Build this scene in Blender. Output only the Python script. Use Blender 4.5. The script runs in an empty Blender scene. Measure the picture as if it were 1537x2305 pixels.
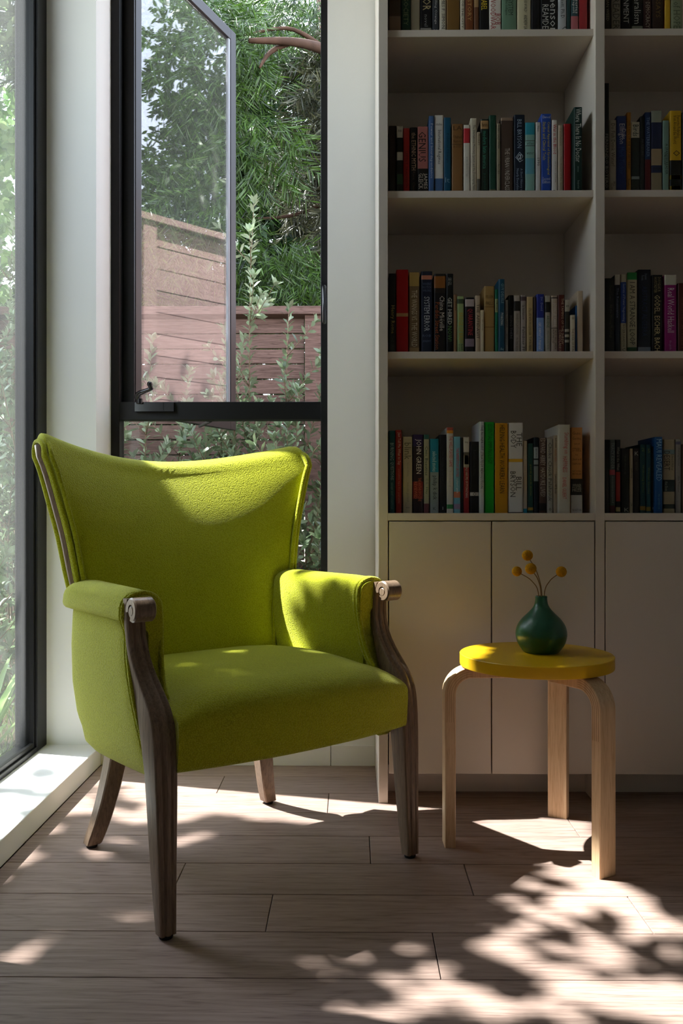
import bpy, bmesh, math, random
import numpy as np
from mathutils import Vector, Matrix
R = math.radians
SC = bpy.context.scene
COL = SC.collection

# ------------------------------------------------------------------ camera
F_PX, W_PX, H_PX = 1950.0, 1537.0, 2305.0
YAW = math.atan(21.5 / F_PX)
cd = bpy.data.cameras.new('camera')
cam = bpy.data.objects.new('camera', cd)
COL.objects.link(cam)
cd.sensor_fit = 'VERTICAL'
cd.sensor_height = 36.0
cd.sensor_width = 24.0
cd.lens = 36.0 * F_PX / H_PX
cd.shift_y = -(H_PX / 2 - 1145.0) / H_PX
cd.clip_start = 0.02
cd.clip_end = 200
cam.location = (0, 0, 0.81)
cam.rotation_euler = (R(90), 0, YAW)
SC.camera = cam

# ------------------------------------------------------------------ light
SUN_AZ, SUN_EL = 14.0, 56.0     # the beam travels towards +X and slightly towards -Y
SUN_E, SKY_E, EXPO = 15.5, 1.15, 0.72
world = bpy.data.worlds.new('world')
SC.world = world
world.use_nodes = True
wn = world.node_tree
wn.nodes.clear()
o_ = wn.nodes.new('ShaderNodeOutputWorld')
bg = wn.nodes.new('ShaderNodeBackground')
sky = wn.nodes.new('ShaderNodeTexSky')
sky.sky_type = 'NISHITA'
sky.sun_disc = False
sky.sun_elevation = R(SUN_EL)
sky.sun_rotation = R(-90 + SUN_AZ)
sky.air_density = 1.0
sky.dust_density = 0.3
sky.ozone_density = 1.0
hs = wn.nodes.new('ShaderNodeHueSaturation')
hs.inputs['Saturation'].default_value = 0.45
wn.links.new(sky.outputs[0], hs.inputs['Color'])
wn.links.new(hs.outputs[0], bg.inputs[0])
bg.inputs[1].default_value = SKY_E
wn.links.new(bg.outputs[0], o_.inputs[0])
sd = bpy.data.lights.new('sun', 'SUN')
sd.energy = SUN_E
sd.angle = R(0.53)
sd.color = (1.0, 0.99, 0.975)
sun = bpy.data.objects.new('sun', sd)
COL.objects.link(sun)
LDIR = Vector((math.cos(R(SUN_EL)) * math.cos(R(SUN_AZ)), -math.cos(R(SUN_EL)) * math.sin(R(SUN_AZ)), -math.sin(R(SUN_EL))))
sun.rotation_euler = LDIR.to_track_quat('-Z', 'Y').to_euler()
sun.location = (-6, 4, 8)
vs = SC.view_settings
vs.view_transform = 'Standard'
vs.look = 'None'
vs.exposure = EXPO
vs.gamma = 1.0
vs.use_curve_mapping = False
cy = SC.cycles
cy.use_denoising = True
cy.max_bounces = 10
cy.diffuse_bounces = 6
cy.glossy_bounces = 4
cy.transmission_bounces = 6
cy.transparent_max_bounces = 16
cy.sample_clamp_indirect = 8.0
cy.caustics_reflective = False
cy.caustics_refractive = False

# ------------------------------------------------------------------ helpers
def lin(h):
    c = [int(h[i:i + 2], 16) / 255 for i in (0, 2, 4)]
    return tuple((v / 12.92 if v <= .04045 else ((v + .055) / 1.055) ** 2.4) for v in c) + (1.0,)

MATS = {}
def mat(name, col='808080', rough=.5, spec=.5, metal=0, bump=0, bscale=200, var=0, vscale=8, sheen=0, coat=0, stretch=None, tint=None):
    if name in MATS: return MATS[name]
    m = bpy.data.materials.new(name); m.use_nodes = True
    nt = m.node_tree; p = nt.nodes['Principled BSDF']
    p.inputs['Base Color'].default_value = lin(col)
    p.inputs['Roughness'].default_value = rough
    p.inputs['Specular IOR Level'].default_value = spec
    p.inputs['Metallic'].default_value = metal
    if sheen:
        p.inputs['Sheen Weight'].default_value = sheen
        p.inputs['Sheen Roughness'].default_value = .5
        p.inputs['Sheen Tint'].default_value = lin(tint or col)
    if coat: p.inputs['Coat Weight'].default_value = coat
    tc = nt.nodes.new('ShaderNodeTexCoord'); src = tc.outputs['Object']
    if stretch:
        mp = nt.nodes.new('ShaderNodeMapping'); mp.inputs['Scale'].default_value = stretch
        nt.links.new(src, mp.inputs[0]); src = mp.outputs[0]
    if var:
        n = nt.nodes.new('ShaderNodeTexNoise'); n.inputs['Scale'].default_value = vscale; n.inputs['Detail'].default_value = 6
        nt.links.new(src, n.inputs['Vector'])
        mr = nt.nodes.new('ShaderNodeMapRange'); mr.inputs[1].default_value = .3; mr.inputs[2].default_value = .7
        mr.inputs[3].default_value = 1 - var; mr.inputs[4].default_value = 1 + var
        nt.links.new(n.outputs[0], mr.inputs[0])
        h = nt.nodes.new('ShaderNodeHueSaturation'); h.inputs['Color'].default_value = lin(col)
        nt.links.new(mr.outputs[0], h.inputs['Value']); nt.links.new(h.outputs[0], p.inputs['Base Color'])
    if bump:
        n2 = nt.nodes.new('ShaderNodeTexNoise'); n2.inputs['Scale'].default_value = bscale; n2.inputs['Detail'].default_value = 3
        nt.links.new(src, n2.inputs['Vector'])
        b = nt.nodes.new('ShaderNodeBump'); b.inputs['Strength'].default_value = bump; b.inputs['Distance'].default_value = .002
        nt.links.new(n2.outputs[0], b.inputs['Height']); nt.links.new(b.outputs[0], p.inputs['Normal'])
    MATS[name] = m
    return m

def wood(name, c0, c1, axis='x', scale=1.0, rough=.45, rnd=0.0, grain=.5, bump=.15, spec=.4):
    """long-grained wood: stretched noise streaks plus faint cathedral rings, offset per object"""
    if name in MATS: return MATS[name]
    m = bpy.data.materials.new(name); m.use_nodes = True
    nt = m.node_tree; p = nt.nodes['Principled BSDF']; L = nt.links.new; N = nt.nodes.new
    p.inputs['Roughness'].default_value = rough; p.inputs['Specular IOR Level'].default_value = spec
    tc = N('ShaderNodeTexCoord'); oi = N('ShaderNodeObjectInfo')
    ad = N('ShaderNodeVectorMath'); ad.operation = 'ADD'
    mu = N('ShaderNodeVectorMath'); mu.operation = 'SCALE'; mu.inputs['Scale'].default_value = 37.0
    cx = N('ShaderNodeCombineXYZ')
    for i in range(3): L(oi.outputs['Random'], cx.inputs[i])
    L(cx.outputs[0], mu.inputs[0]); L(tc.outputs['Object'], ad.inputs[0]); L(mu.outputs[0], ad.inputs[1])
    mp = N('ShaderNodeMapping')
    s = {'x': (2.2, 44, 44), 'y': (44, 2.2, 44), 'z': (44, 44, 2.2)}[axis]
    mp.inputs['Scale'].default_value = tuple(v * scale for v in s)
    L(ad.outputs[0], mp.inputs[0])
    n1 = N('ShaderNodeTexNoise'); n1.inputs['Scale'].default_value = 2.2; n1.inputs['Detail'].default_value = 9; n1.inputs['Roughness'].default_value = .62; n1.inputs['Distortion'].default_value = .4
    L(mp.outputs[0], n1.inputs['Vector'])
    mp2 = N('ShaderNodeMapping'); s2 = {'x': (2.0, 20, 20), 'y': (20, 2.0, 20), 'z': (20, 20, 2.0)}[axis]
    mp2.inputs['Scale'].default_value = tuple(v * scale for v in s2); L(ad.outputs[0], mp2.inputs[0])
    n0 = N('ShaderNodeTexNoise'); n0.inputs['Scale'].default_value = .55; n0.inputs['Detail'].default_value = 2
    L(mp2.outputs[0], n0.inputs['Vector'])
    ml = N('ShaderNodeMath'); ml.operation = 'MULTIPLY'; ml.inputs[1].default_value = 34; L(n0.outputs[0], ml.inputs[0])
    fr = N('ShaderNodeMath'); fr.operation = 'PINGPONG'; fr.inputs[1].default_value = 1; L(ml.outputs[0], fr.inputs[0])
    pw = N('ShaderNodeMath'); pw.operation = 'POWER'; pw.inputs[1].default_value = 4; L(fr.outputs[0], pw.inputs[0])
    nf = N('ShaderNodeTexNoise'); nf.inputs['Scale'].default_value = 9; nf.inputs['Detail'].default_value = 4; L(mp.outputs[0], nf.inputs['Vector'])
    m2 = N('ShaderNodeMath'); m2.operation = 'MULTIPLY'; L(pw.outputs[0], m2.inputs[0]); L(nf.outputs[0], m2.inputs[1])
    mp3 = N('ShaderNodeMapping'); s3 = {'x': (16, 230, 230), 'y': (230, 16, 230), 'z': (230, 230, 16)}[axis]
    mp3.inputs['Scale'].default_value = tuple(v * scale for v in s3); L(ad.outputs[0], mp3.inputs[0])
    np_ = N('ShaderNodeTexNoise'); np_.inputs['Scale'].default_value = 1.0; np_.inputs['Detail'].default_value = 2; L(mp3.outputs[0], np_.inputs['Vector'])
    pr = N('ShaderNodeMapRange'); pr.inputs[1].default_value = .30; pr.inputs[2].default_value = .46; pr.inputs[3].default_value = -.22; pr.inputs[4].default_value = 0; L(np_.outputs[0], pr.inputs[0])
    a0 = N('ShaderNodeMath'); a0.operation = 'ADD'; L(n1.outputs[0], a0.inputs[0]); L(pr.outputs[0], a0.inputs[1])
    a1 = N('ShaderNodeMath'); a1.operation = 'MULTIPLY_ADD'; a1.inputs[1].default_value = -grain; L(m2.outputs[0], a1.inputs[0]); L(a0.outputs[0], a1.inputs[2])
    rp = N('ShaderNodeValToRGB'); rp.color_ramp.elements[0].position = .08; rp.color_ramp.elements[1].position = .62
    rp.color_ramp.elements[0].color = lin(c0); rp.color_ramp.elements[1].color = lin(c1)
    L(a1.outputs[0], rp.inputs[0])
    h = N('ShaderNodeHueSaturation'); L(rp.outputs[0], h.inputs['Color'])
    mr = N('ShaderNodeMapRange'); mr.inputs[3].default_value = 1 - rnd; mr.inputs[4].default_value = 1 + rnd
    L(oi.outputs['Random'], mr.inputs[0]); L(mr.outputs[0], h.inputs['Value'])
    L(h.outputs[0], p.inputs['Base Color'])
    b = N('ShaderNodeBump'); b.inputs['Strength'].default_value = bump; b.inputs['Distance'].default_value = .001; b.invert = True
    L(a1.outputs[0], b.inputs['Height']); L(b.outputs[0], p.inputs['Normal'])
    MATS[name] = m
    return m

def fabric(name, col, col2):
    m = bpy.data.materials.new(name); m.use_nodes = True
    nt = m.node_tree; p = nt.nodes['Principled BSDF']; L = nt.links.new; N = nt.nodes.new
    p.inputs['Roughness'].default_value = .92; p.inputs['Specular IOR Level'].default_value = .15
    p.inputs['Sheen Weight'].default_value = .6; p.inputs['Sheen Roughness'].default_value = .45
    p.inputs['Sheen Tint'].default_value = lin('f2f4c4')
    tc = N('ShaderNodeTexCoord')
    v = N('ShaderNodeTexVoronoi'); v.inputs['Scale'].default_value = 330; L(tc.outputs['Object'], v.inputs['Vector'])
    n = N('ShaderNodeTexNoise'); n.inputs['Scale'].default_value = 620; n.inputs['Detail'].default_value = 2; L(tc.outputs['Object'], n.inputs['Vector'])
    n2 = N('ShaderNodeTexNoise'); n2.inputs['Scale'].default_value = 14; n2.inputs['Detail'].default_value = 4; L(tc.outputs['Object'], n2.inputs['Vector'])
    a = N('ShaderNodeMath'); a.operation = 'ADD'; L(v.outputs['Distance'], a.inputs[0]); L(n.outputs[0], a.inputs[1])
    mx = N('ShaderNodeMix'); mx.data_type = 'RGBA'; mx.inputs[6].default_value = lin(col); mx.inputs[7].default_value = lin(col2)
    mr = N('ShaderNodeMapRange'); mr.inputs[1].default_value = .45; mr.inputs[2].default_value = 1.25; L(a.outputs[0], mr.inputs[0])
    L(mr.outputs[0], mx.inputs[0])
    h = N('ShaderNodeHueSaturation'); L(mx.outputs[2], h.inputs['Color'])
    m2 = N('ShaderNodeMapRange'); m2.inputs[3].default_value = .93; m2.inputs[4].default_value = 1.07; L(n2.outputs[0], m2.inputs[0]); L(m2.outputs[0], h.inputs['Value'])
    L(h.outputs[0], p.inputs['Base Color'])
    b = N('ShaderNodeBump'); b.inputs['Strength'].default_value = .8; b.inputs['Distance'].default_value = .0018; b.invert = True
    L(a.outputs[0], b.inputs['Height']); L(b.outputs[0], p.inputs['Normal'])
    MATS[name] = m
    return m

def glass(name, tint, refl, dust):
    m = bpy.data.materials.new(name); m.use_nodes = True
    nt = m.node_tree; nt.nodes.clear(); L = nt.links.new; N = nt.nodes.new
    out = N('ShaderNodeOutputMaterial')
    tr = N('ShaderNodeBsdfTransparent'); tr.inputs[0].default_value = tint
    gl = N('ShaderNodeBsdfGlossy'); gl.inputs['Roughness'].default_value = .0; gl.inputs['Color'].default_value = (.95, .93, .96, 1)
    lw = N('ShaderNodeLayerWeight'); lw.inputs[0].default_value = .5
    pw = N('ShaderNodeMath'); pw.operation = 'POWER'; pw.inputs[1].default_value = 5; L(lw.outputs['Facing'], pw.inputs[0])
    mu = N('ShaderNodeMath'); mu.operation = 'MULTIPLY_ADD'; mu.inputs[1].default_value = .92 * min(refl, 1.08); mu.inputs[2].default_value = .04 * refl; mu.use_clamp = True
    L(pw.outputs[0], mu.inputs[0])
    mx = N('ShaderNodeMixShader'); L(mu.outputs[0], mx.inputs[0]); L(tr.outputs[0], mx.inputs[1]); L(gl.outputs[0], mx.inputs[2])
    if dust:
        tl = N('ShaderNodeBsdfTranslucent'); tl.inputs[0].default_value = (.9, .9, .9, 1)
        df = N('ShaderNodeBsdfDiffuse'); df.inputs[0].default_value = (.9, .9, .9, 1)
        m1 = N('ShaderNodeMixShader'); m1.inputs[0].default_value = .4; L(tl.outputs[0], m1.inputs[1]); L(df.outputs[0], m1.inputs[2])
        tc = N('ShaderNodeTexCoord'); nz = N('ShaderNodeTexNoise'); nz.inputs['Scale'].default_value = 1.3; nz.inputs['Detail'].default_value = 2
        L(tc.outputs['Object'], nz.inputs['Vector'])
        mr = N('ShaderNodeMapRange'); mr.inputs[3].default_value = dust * .4; mr.inputs[4].default_value = dust * 1.6; L(nz.outputs[0], mr.inputs[0])
        m3 = N('ShaderNodeMixShader'); L(mr.outputs[0], m3.inputs[0]); L(mx.outputs[0], m3.inputs[1]); L(m1.outputs[0], m3.inputs[2])
        mx = m3
    L(mx.outputs[0], out.inputs[0])
    MATS[name] = m
    return m

def leafmat(name, c0, c1, trans=.35, rough=.4, cb=None):
    m = bpy.data.materials.new(name); m.use_nodes = True
    nt = m.node_tree; L = nt.links.new; N = nt.nodes.new
    p = nt.nodes['Principled BSDF']; out = nt.nodes['Material Output']
    p.inputs['Roughness'].default_value = rough
    ge = N('ShaderNodeNewGeometry'); rp = N('ShaderNodeValToRGB')
    rp.color_ramp.elements[0].color = lin(c0); rp.color_ramp.elements[1].color = lin(c1)
    src = ge.outputs['Random Per Island']
    L(src, rp.inputs[0])
    col = rp.outputs[0]
    if cb:
        mx = N('ShaderNodeMix'); mx.data_type = 'RGBA'; mx.inputs[7].default_value = lin(cb)
        L(ge.outputs['Backfacing'], mx.inputs[0]); L(col, mx.inputs[6]); col = mx.outputs[2]
    L(col, p.inputs['Base Color'])
    tl = N('ShaderNodeBsdfTranslucent'); L(rp.outputs[0], tl.inputs[0])
    ms = N('ShaderNodeMixShader'); ms.inputs[0].default_value = trans
    L(p.outputs[0], ms.inputs[1]); L(tl.outputs[0], ms.inputs[2]); L(ms.outputs[0], out.inputs[0])
    MATS[name] = m
    return m

class G:
    """collects verts and faces of one mesh"""
    def __init__(s): s.v = []; s.f = []
    def add(s, v, f):
        o = len(s.v); s.v += [tuple(p) for p in v]; s.f += [tuple(i + o for i in q) for q in f]
    def box(s, a, b):
        x0, y0, z0 = a; x1, y1, z1 = b
        s.add([(x0, y0, z0), (x1, y0, z0), (x1, y1, z0), (x0, y1, z0), (x0, y0, z1), (x1, y0, z1), (x1, y1, z1), (x0, y1, z1)],
              [(0, 3, 2, 1), (4, 5, 6, 7), (0, 1, 5, 4), (1, 2, 6, 5), (2, 3, 7, 6), (3, 0, 4, 7)])
        return s
    def grid(s, rows, close=False):
        n = len(rows[0]); v = [p for r in rows for p in r]; f = []
        for i in range(len(rows) - 1):
            for j in range(n - 1 + (1 if close else 0)):
                k = (j + 1) % n
                f.append((i * n + j, i * n + k, (i + 1) * n + k, (i + 1) * n + j))
        s.add(v, f); return s
    def rings(s, rows, caps=True):
        """closed rings joined in order, ends capped"""
        n = len(rows[0]); o = len(s.v)
        s.grid(rows, True)
        if caps:
            s.f.append(tuple(o + j for j in reversed(range(n))))
            s.f.append(tuple(o + (len(rows) - 1) * n + j for j in range(n)))
        return s
    def tube(s, path, r, n=8, up=(0, 0, 1)):
        P = [Vector(p) for p in path]; rows = []
        rr = r if isinstance(r, (list, tuple)) else [r] * len(P)
        ref = None
        for i, p in enumerate(P):
            t = (P[min(i + 1, len(P) - 1)] - P[max(i - 1, 0)]).normalized()
            if ref is None:
                ref = t.orthogonal().normalized()
            a = (ref - t * ref.dot(t)).normalized(); ref = a
            b = t.cross(a)
            rows.append([p + (a * math.cos(2 * math.pi * k / n) + b * math.sin(2 * math.pi * k / n)) * rr[i] for k in range(n)])
        return s.rings(rows)
    def lathe(s, prof, c=(0, 0, 0), n=48):
        rows = [[(c[0] + r * math.cos(2 * math.pi * k / n), c[1] + r * math.sin(2 * math.pi * k / n), c[2] + z) for k in range(n)] for r, z in prof]
        return s.rings(rows)
    def mesh(s, name):
        me = bpy.data.meshes.new(name); me.from_pydata(s.v, [], s.f); me.update()
        return me
    def build(s, name, m, parent=None, smooth=False, bevel=0, auto=None, segs=2, fix=True):
        me = s.mesh(name)
        if fix:
            bm = bmesh.new(); bm.from_mesh(me); bmesh.ops.recalc_face_normals(bm, faces=bm.faces); bm.to_mesh(me); bm.free()
        me.materials.append(m)
        o = bpy.data.objects.new(name, me); COL.objects.link(o)
        if parent: o.parent = parent
        if smooth:
            me.polygons.foreach_set('use_smooth', [True] * len(me.polygons))
            if auto is not None:
                try: me.set_sharp_from_angle(angle=R(auto))
                except Exception: pass
        if bevel:
            b = o.modifiers.new('bevel', 'BEVEL'); b.width = bevel; b.segments = segs; b.limit_method = 'ANGLE'; b.angle_limit = R(40)
        return o

def empty(name, loc=(0, 0, 0), rz=0, parent=None):
    o = bpy.data.objects.new(name, None); COL.objects.link(o)
    o.location = loc; o.rotation_euler = (0, 0, rz); o.empty_display_size = .05
    if parent: o.parent = parent
    return o
def tag(o, label=None, cat=None, group=None, kind=None):
    if label: o['label'] = label
    if cat: o['category'] = cat
    if group: o['group'] = group
    if kind: o['kind'] = kind
    return o
def share(o, name, parent, loc=(0, 0, 0), rot=(0, 0, 0), scl=(1, 1, 1)):
    c = o.copy(); c.name = name; COL.objects.link(c); c.parent = parent
    c.location = loc; c.rotation_euler = rot; c.scale = scl
    return c
def interp(tab, x):
    if x <= tab[0][0]: return tab[0][1]
    for (a, b), (c, d) in zip(tab, tab[1:]):
        if x <= c:
            t = (x - a) / (c - a) if c > a else 0
            return b + (d - b) * t
    return tab[-1][1]
def smooth_interp(tab, x):
    """Catmull-Rom through a table of (x, y)"""
    n = len(tab)
    if x <= tab[0][0]: return tab[0][1]
    if x >= tab[-1][0]: return tab[-1][1]
    for i in range(n - 1):
        x0, y0 = tab[i]; x1, y1 = tab[i + 1]
        if x <= x1:
            m0 = ((tab[i + 1][1] - tab[i - 1][1]) / (tab[i + 1][0] - tab[i - 1][0])) if i > 0 else (y1 - y0) / (x1 - x0)
            m1 = ((tab[i + 2][1] - y0) / (tab[i + 2][0] - x0)) if i + 2 < n else (y1 - y0) / (x1 - x0)
            h = x1 - x0; t = (x - x0) / h
            return (2 * t**3 - 3 * t**2 + 1) * y0 + (t**3 - 2 * t**2 + t) * h * m0 + (-2 * t**3 + 3 * t**2) * y1 + (t**3 - t**2) * h * m1
def spline(pts, n):
    """Catmull-Rom path through points, n samples"""
    P = [Vector(p) for p in pts]; out = []
    for k in range(n):
        u = k / (n - 1) * (len(P) - 1); i = min(int(u), len(P) - 2); t = u - i
        p0 = P[max(i - 1, 0)]; p1 = P[i]; p2 = P[i + 1]; p3 = P[min(i + 2, len(P) - 1)]
        out.append(.5 * ((2 * p1) + (p2 - p0) * t + (2 * p0 - 5 * p1 + 4 * p2 - p3) * t * t + (3 * p1 - p0 - 3 * p2 + p3) * t**3))
    return out

# ------------------------------------------------------------------ materials
M_WALL = mat('wall_paint', 'e9e8e5', .7, .3, bump=.06, bscale=120)
M_CEIL = mat('ceiling_paint', 'dddcd8', .8, .2)
M_CAB = mat('cabinet_paint', 'd6cbc0', .42, .4, bump=.02, bscale=90)
M_BLACK = mat('black_aluminium', '09090a', .45, .3, bump=.05, bscale=400)
M_SASH = mat('sash_aluminium', '1f1b20', .4, .4)
M_RUB = mat('black_rubber', '0c0b0b', .6, .3)
M_FLOOR = wood('oak_plank', '76615a', 'a58e84', 'x', 1.0, .45, .10, .30, .08, .26)
M_GLASS = glass('window_glass', (.93, .95, .93, 1), 1.0, .03)
M_GLASS2 = glass('sash_glass', (.90, .90, .91, 1), 1.9, .02)
M_GLASS3 = glass('lower_glass', (.94, .95, .94, 1), .12, .0)

# ------------------------------------------------------------------ room shell
CEIL = 3.0
def struct(name, g, m, bevel=0):
    return tag(g.build(name, m, bevel=bevel), kind='structure')

floor = struct('floor', G().box((-1.06, -2.7, -.12), (3.3, 3.0, -.016)), mat('subfloor', '6a5a4c', .8))
# oak boards run along X; rows .161 m wide, joints where the room has them
ROW0 = 2.619
rows = {0: [-.383], 1: [-.063], 2: [.565], 3: [.045], 4: [-.378, .257], 5: [-.164, .577], 6: [.155], 7: [.95], -1: [.3]}
rng = random.Random(4)
GAP = .0009
y1 = 2.738
edges = [2.738, 2.619, 2.464, 2.306, 2.143, 1.977, 1.817, 1.657, 1.493]
while edges[-1] > -2.6: edges.append(edges[-1] - .161)
for k in range(len(edges) - 1):
    ya, yb = edges[k + 1], edges[k]
    js = list(rows.get(k - 1, [rng.uniform(-.6, 1.2)]))
    lo, hi = -.79, 3.2
    xs = sorted(js)
    while xs[0] - 1.9 > lo: xs.insert(0, xs[0] - 1.9)
    while xs[-1] + 1.9 < hi: xs.append(xs[-1] + rng.choice((1.9, 1.9, 1.4)))
    xs = [lo] + xs + [hi]
    for a, b_ in zip(xs, xs[1:]):
        if b_ - a < .01: continue
        cx, cyy = (a + b_) / 2, (ya + yb) / 2
        w, d = (b_ - a) / 2 - GAP, (yb - ya) / 2 - GAP
        g = G().box((-w, -d, -.016), (w, d, 0))
        o = g.build('plank', M_FLOOR, floor, bevel=.0008, segs=1)
        o.location = (cx, cyy, 0)

g = G()
OX0, OX1, OZ0, OZ1 = -.808, -.0745, .25, 2.82
g.box((-1.06, 2.738, -.12), (OX0, 3.0, CEIL)).box((OX1, 2.738, -.12), (3.3, 3.0, CEIL))
g.box((OX0, 2.738, -.12), (OX1, 3.0, OZ0)).box((OX0, 2.738, OZ1), (OX1, 3.0, CEIL))
struct('wall_back', g, M_WALL)
WY0, WZ1 = 1.55, 2.82
g = G().box((-1.06, -2.7, -.12), (-.79, WY0, CEIL)).box((-1.06, WY0, WZ1), (-.79, 2.738, CEIL)).box((-1.06, WY0, -.12), (-.966, 2.738, .055))
struct('wall_left', g, M_WALL)
struct('wall_right', G().box((3.2, -2.7, 0), (3.3, 2.738, CEIL)), M_WALL)
struct('wall_rear', G().box((-.79, -2.7, 0), (3.2, -2.6, CEIL)), M_WALL)
struct('ceiling', G().box((-1.06, -2.7, CEIL), (3.3, 3.0, CEIL + .12)), M_CEIL)
struct('baseboard_back', G().box((-.79, 2.727, 0), (-.0645, 2.738, .064)), M_WALL, .001)
struct('baseboard_back', G().box((-.0625, 2.727, 0), (.0757, 2.738, .064)), M_WALL, .001)

# big fixed pane in the wall beside the chair
w1 = tag(empty("window_1", (-.965, 2.14, .062)), 'tall fixed window with black frame and low white sill beside the armchair', kind='structure')
def at(parent, g):
    """express world-space geometry in the parent's frame"""
    mi = parent.matrix_basis.inverted()
    if parent.parent: mi = mi @ parent.parent.matrix_basis.inverted()
    g.v = [tuple(mi @ Vector(p)) for p in g.v]
    return g
at(w1, G().box((-.966, WY0, 0), (-.79, 2.738, .062))).build('window_sill', M_WALL, w1, bevel=.003)
at(w1, G().box((-1.035, 2.655, .062), (-.965, 2.7379, WZ1))).build('jamb', M_BLACK, w1, bevel=.002)
at(w1, G().box((-1.035, WY0, .062), (-.965, WY0 + .08, WZ1))).build('jamb', M_BLACK, w1, bevel=.002)
at(w1, G().box((-1.035, WY0 + .08, .062), (-.965, 2.655, .078))).build('rail', M_BLACK, w1, bevel=.002)
at(w1, G().box((-1.035, WY0 + .08, WZ1 - .05), (-.965, 2.655, WZ1))).build('rail', M_BLACK, w1, bevel=.002)
at(w1, G().box((-.984, 2.643, .078), (-.972, 2.655, WZ1 - .05)).box((-.984, WY0 + .08, .078), (-.972, 2.643, .092))).build('glazing_bead', M_BLACK, w1, bevel=.001)
at(w1, G().box((-1.003, WY0 + .08, .078), (-.998, 2.655, WZ1 - .05))).build('pane', M_GLASS, w1)

# window in the back wall: fixed lower light, outward-opening casement above
w2 = tag(empty('window_2', (-.44, 2.92, .25)), 'black framed window behind the armchair with its casement cranked open', kind='structure')
FY0, FY1 = 2.905, 2.965
def wpart(name, a, b_, m=M_BLACK, bev=.0015):
    return at(w2, G().box(a, b_)).build(name, m, w2, bevel=bev)
wpart('jamb', (-.8079, FY0, OZ0), (-.7785, FY1, OZ1))
wpart('jamb', (-.1016, FY0, OZ0), (-.0746, FY1, OZ1))
wpart('sash_stop', (-.7785, 2.945, 1.169), (-.739, 2.985, OZ1 - .04))
wpart('rail', (-.7785, FY0, 1.109), (-.1016, FY1, 1.169))
wpart('rail', (-.7785, FY0, OZ0), (-.1016, FY1, OZ0 + .035))
wpart('rail', (-.7785, FY0, OZ1 - .035), (-.1016, FY1, OZ1))
at(w2, G().box((-.7785, 2.94, OZ0 + .035), (-.1016, 2.945, 1.109))).build('pane', M_GLASS3, w2)
lc = at(w2, G().box((-.097, 2.893, 1.47), (-.079, 2.905, 1.568)).tube([(-.0885, 2.893, 1.545), (-.0885, 2.872, 1.545), (-.0885, 2.868, 1.535), (-.0885, 2.868, 1.43), (-.0885, 2.872, 1.424)], [.007, .007, .0075, .0065, .005], 12))
lc.build('latch_handle', mat('black_gloss', '15151a', .18, .6), w2, smooth=True, auto=40)
cr = G().box((-.722, 2.885, 1.135), (-.592, 2.905, 1.165)).box((-.66, 2.883, 1.138), (-.626, 2.886, 1.163))
cr.tube([(-.705, 2.88, 1.16), (-.705, 2.88, 1.176)], .011, 12)
cr.tube(spline([(-.714, 2.878, 1.176), (-.706, 2.872, 1.192), (-.688, 2.868, 1.199), (-.668, 2.866, 1.206), (-.66, 2.866, 1.212)], 10), [.0085, .009, .009, .0085, .008, .0075, .007, .007, .007, .007], 10)
cr.tube([(-.662, 2.864, 1.206), (-.664, 2.862, 1.214), (-.666, 2.861, 1.222), (-.667, 2.86, 1.228), (-.667, 2.86, 1.231)], [.007, .0075, .0095, .008, .003], 12)
at(w2, cr).build('crank_handle', MATS['black_gloss'], w2, smooth=True, auto=40)
sash = empty('sash', parent=w2)
sash.location = Vector((-.748, 2.962, 1.135)) - w2.location
sash.rotation_euler = (0, 0, math.atan2(.63, .258))
SW, SH, ST = .685, 1.645, .024
def spart(name, a, b_, m=M_SASH): return G().box(a, b_).build(name, m, sash, bevel=.0015)
spart('stile', (0, -ST / 2, 0), (.034, ST / 2, SH)); spart('stile', (SW - .042, -ST / 2, 0), (SW, ST / 2, SH))
spart('rail', (.034, -ST / 2, 0), (SW - .042, ST / 2, .04)); spart('rail', (.034, -ST / 2, SH - .042), (SW - .042, ST / 2, SH))
spart('glazing_bead', (SW - .056, -ST / 2 + .003, .04), (SW - .042, 0, SH - .042), mat('grey_spacer', '8c9096', .4))
spart('pane', (.034, -.003, .04), (SW - .042, .002, SH - .042), M_GLASS2)
# operator arm from the crank to the sash foot
at(w2, G().tube([(-.60, 2.965, 1.125), (-.50, 3.10, 1.126), (-.585, 3.34, 1.128)], .006, 6)).build('operator_arm', M_SASH, w2)

# ------------------------------------------------------------------ bookcase
bc = tag(empty('bookcase', (.68, 2.56, 0)), 'white built-in bookcase with open shelves above flat cupboard doors', 'bookcase')
BF, BB = 2.383, 2.7265
def bpart(name, a, b_, bev=.0012):
    return at(bc, G().box(a, b_)).build(name, M_CAB, bc, bevel=bev)
bpart('side_panel', (.0757, BF, 0), (.1014, BB, 2.995))
bpart('divider', (.6697, BF, 0), (.6954, BB, 2.995))
bpart('side_panel', (1.27, BF, 0), (1.2957, BB, 2.995))
for xa, xb in ((.1014, .6697), (.6954, 1.27)):
    bpart('back_panel', (xa, BB, .082), (xb, BB + .011, 2.995))
    for z in (1.2452, 1.6907, 2.1365, 2.581):
        bpart('shelf', (xa, BF + .019, z - .0197), (xb, BB, z))
    bpart('shelf', (xa, BF, .7978 - .0205), (xb, BB, .7978))
    bpart('base_panel', (xa, BF + .022, .082), (xb, BB, .1))
    bpart('toe_kick', (xa, 2.484, 0), (xb, 2.502, .082))
    bpart('top_panel', (xa, BF, 2.96), (xb, BB, 2.995))
for xa, xb in ((.1045, .3839), (.3873, .6668), (.6982, .9802), (.9838, 1.2672)):
    bpart('door', (xa, BF - .001, .0816), (xb, BF + .019, .7746), .0015)

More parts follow.
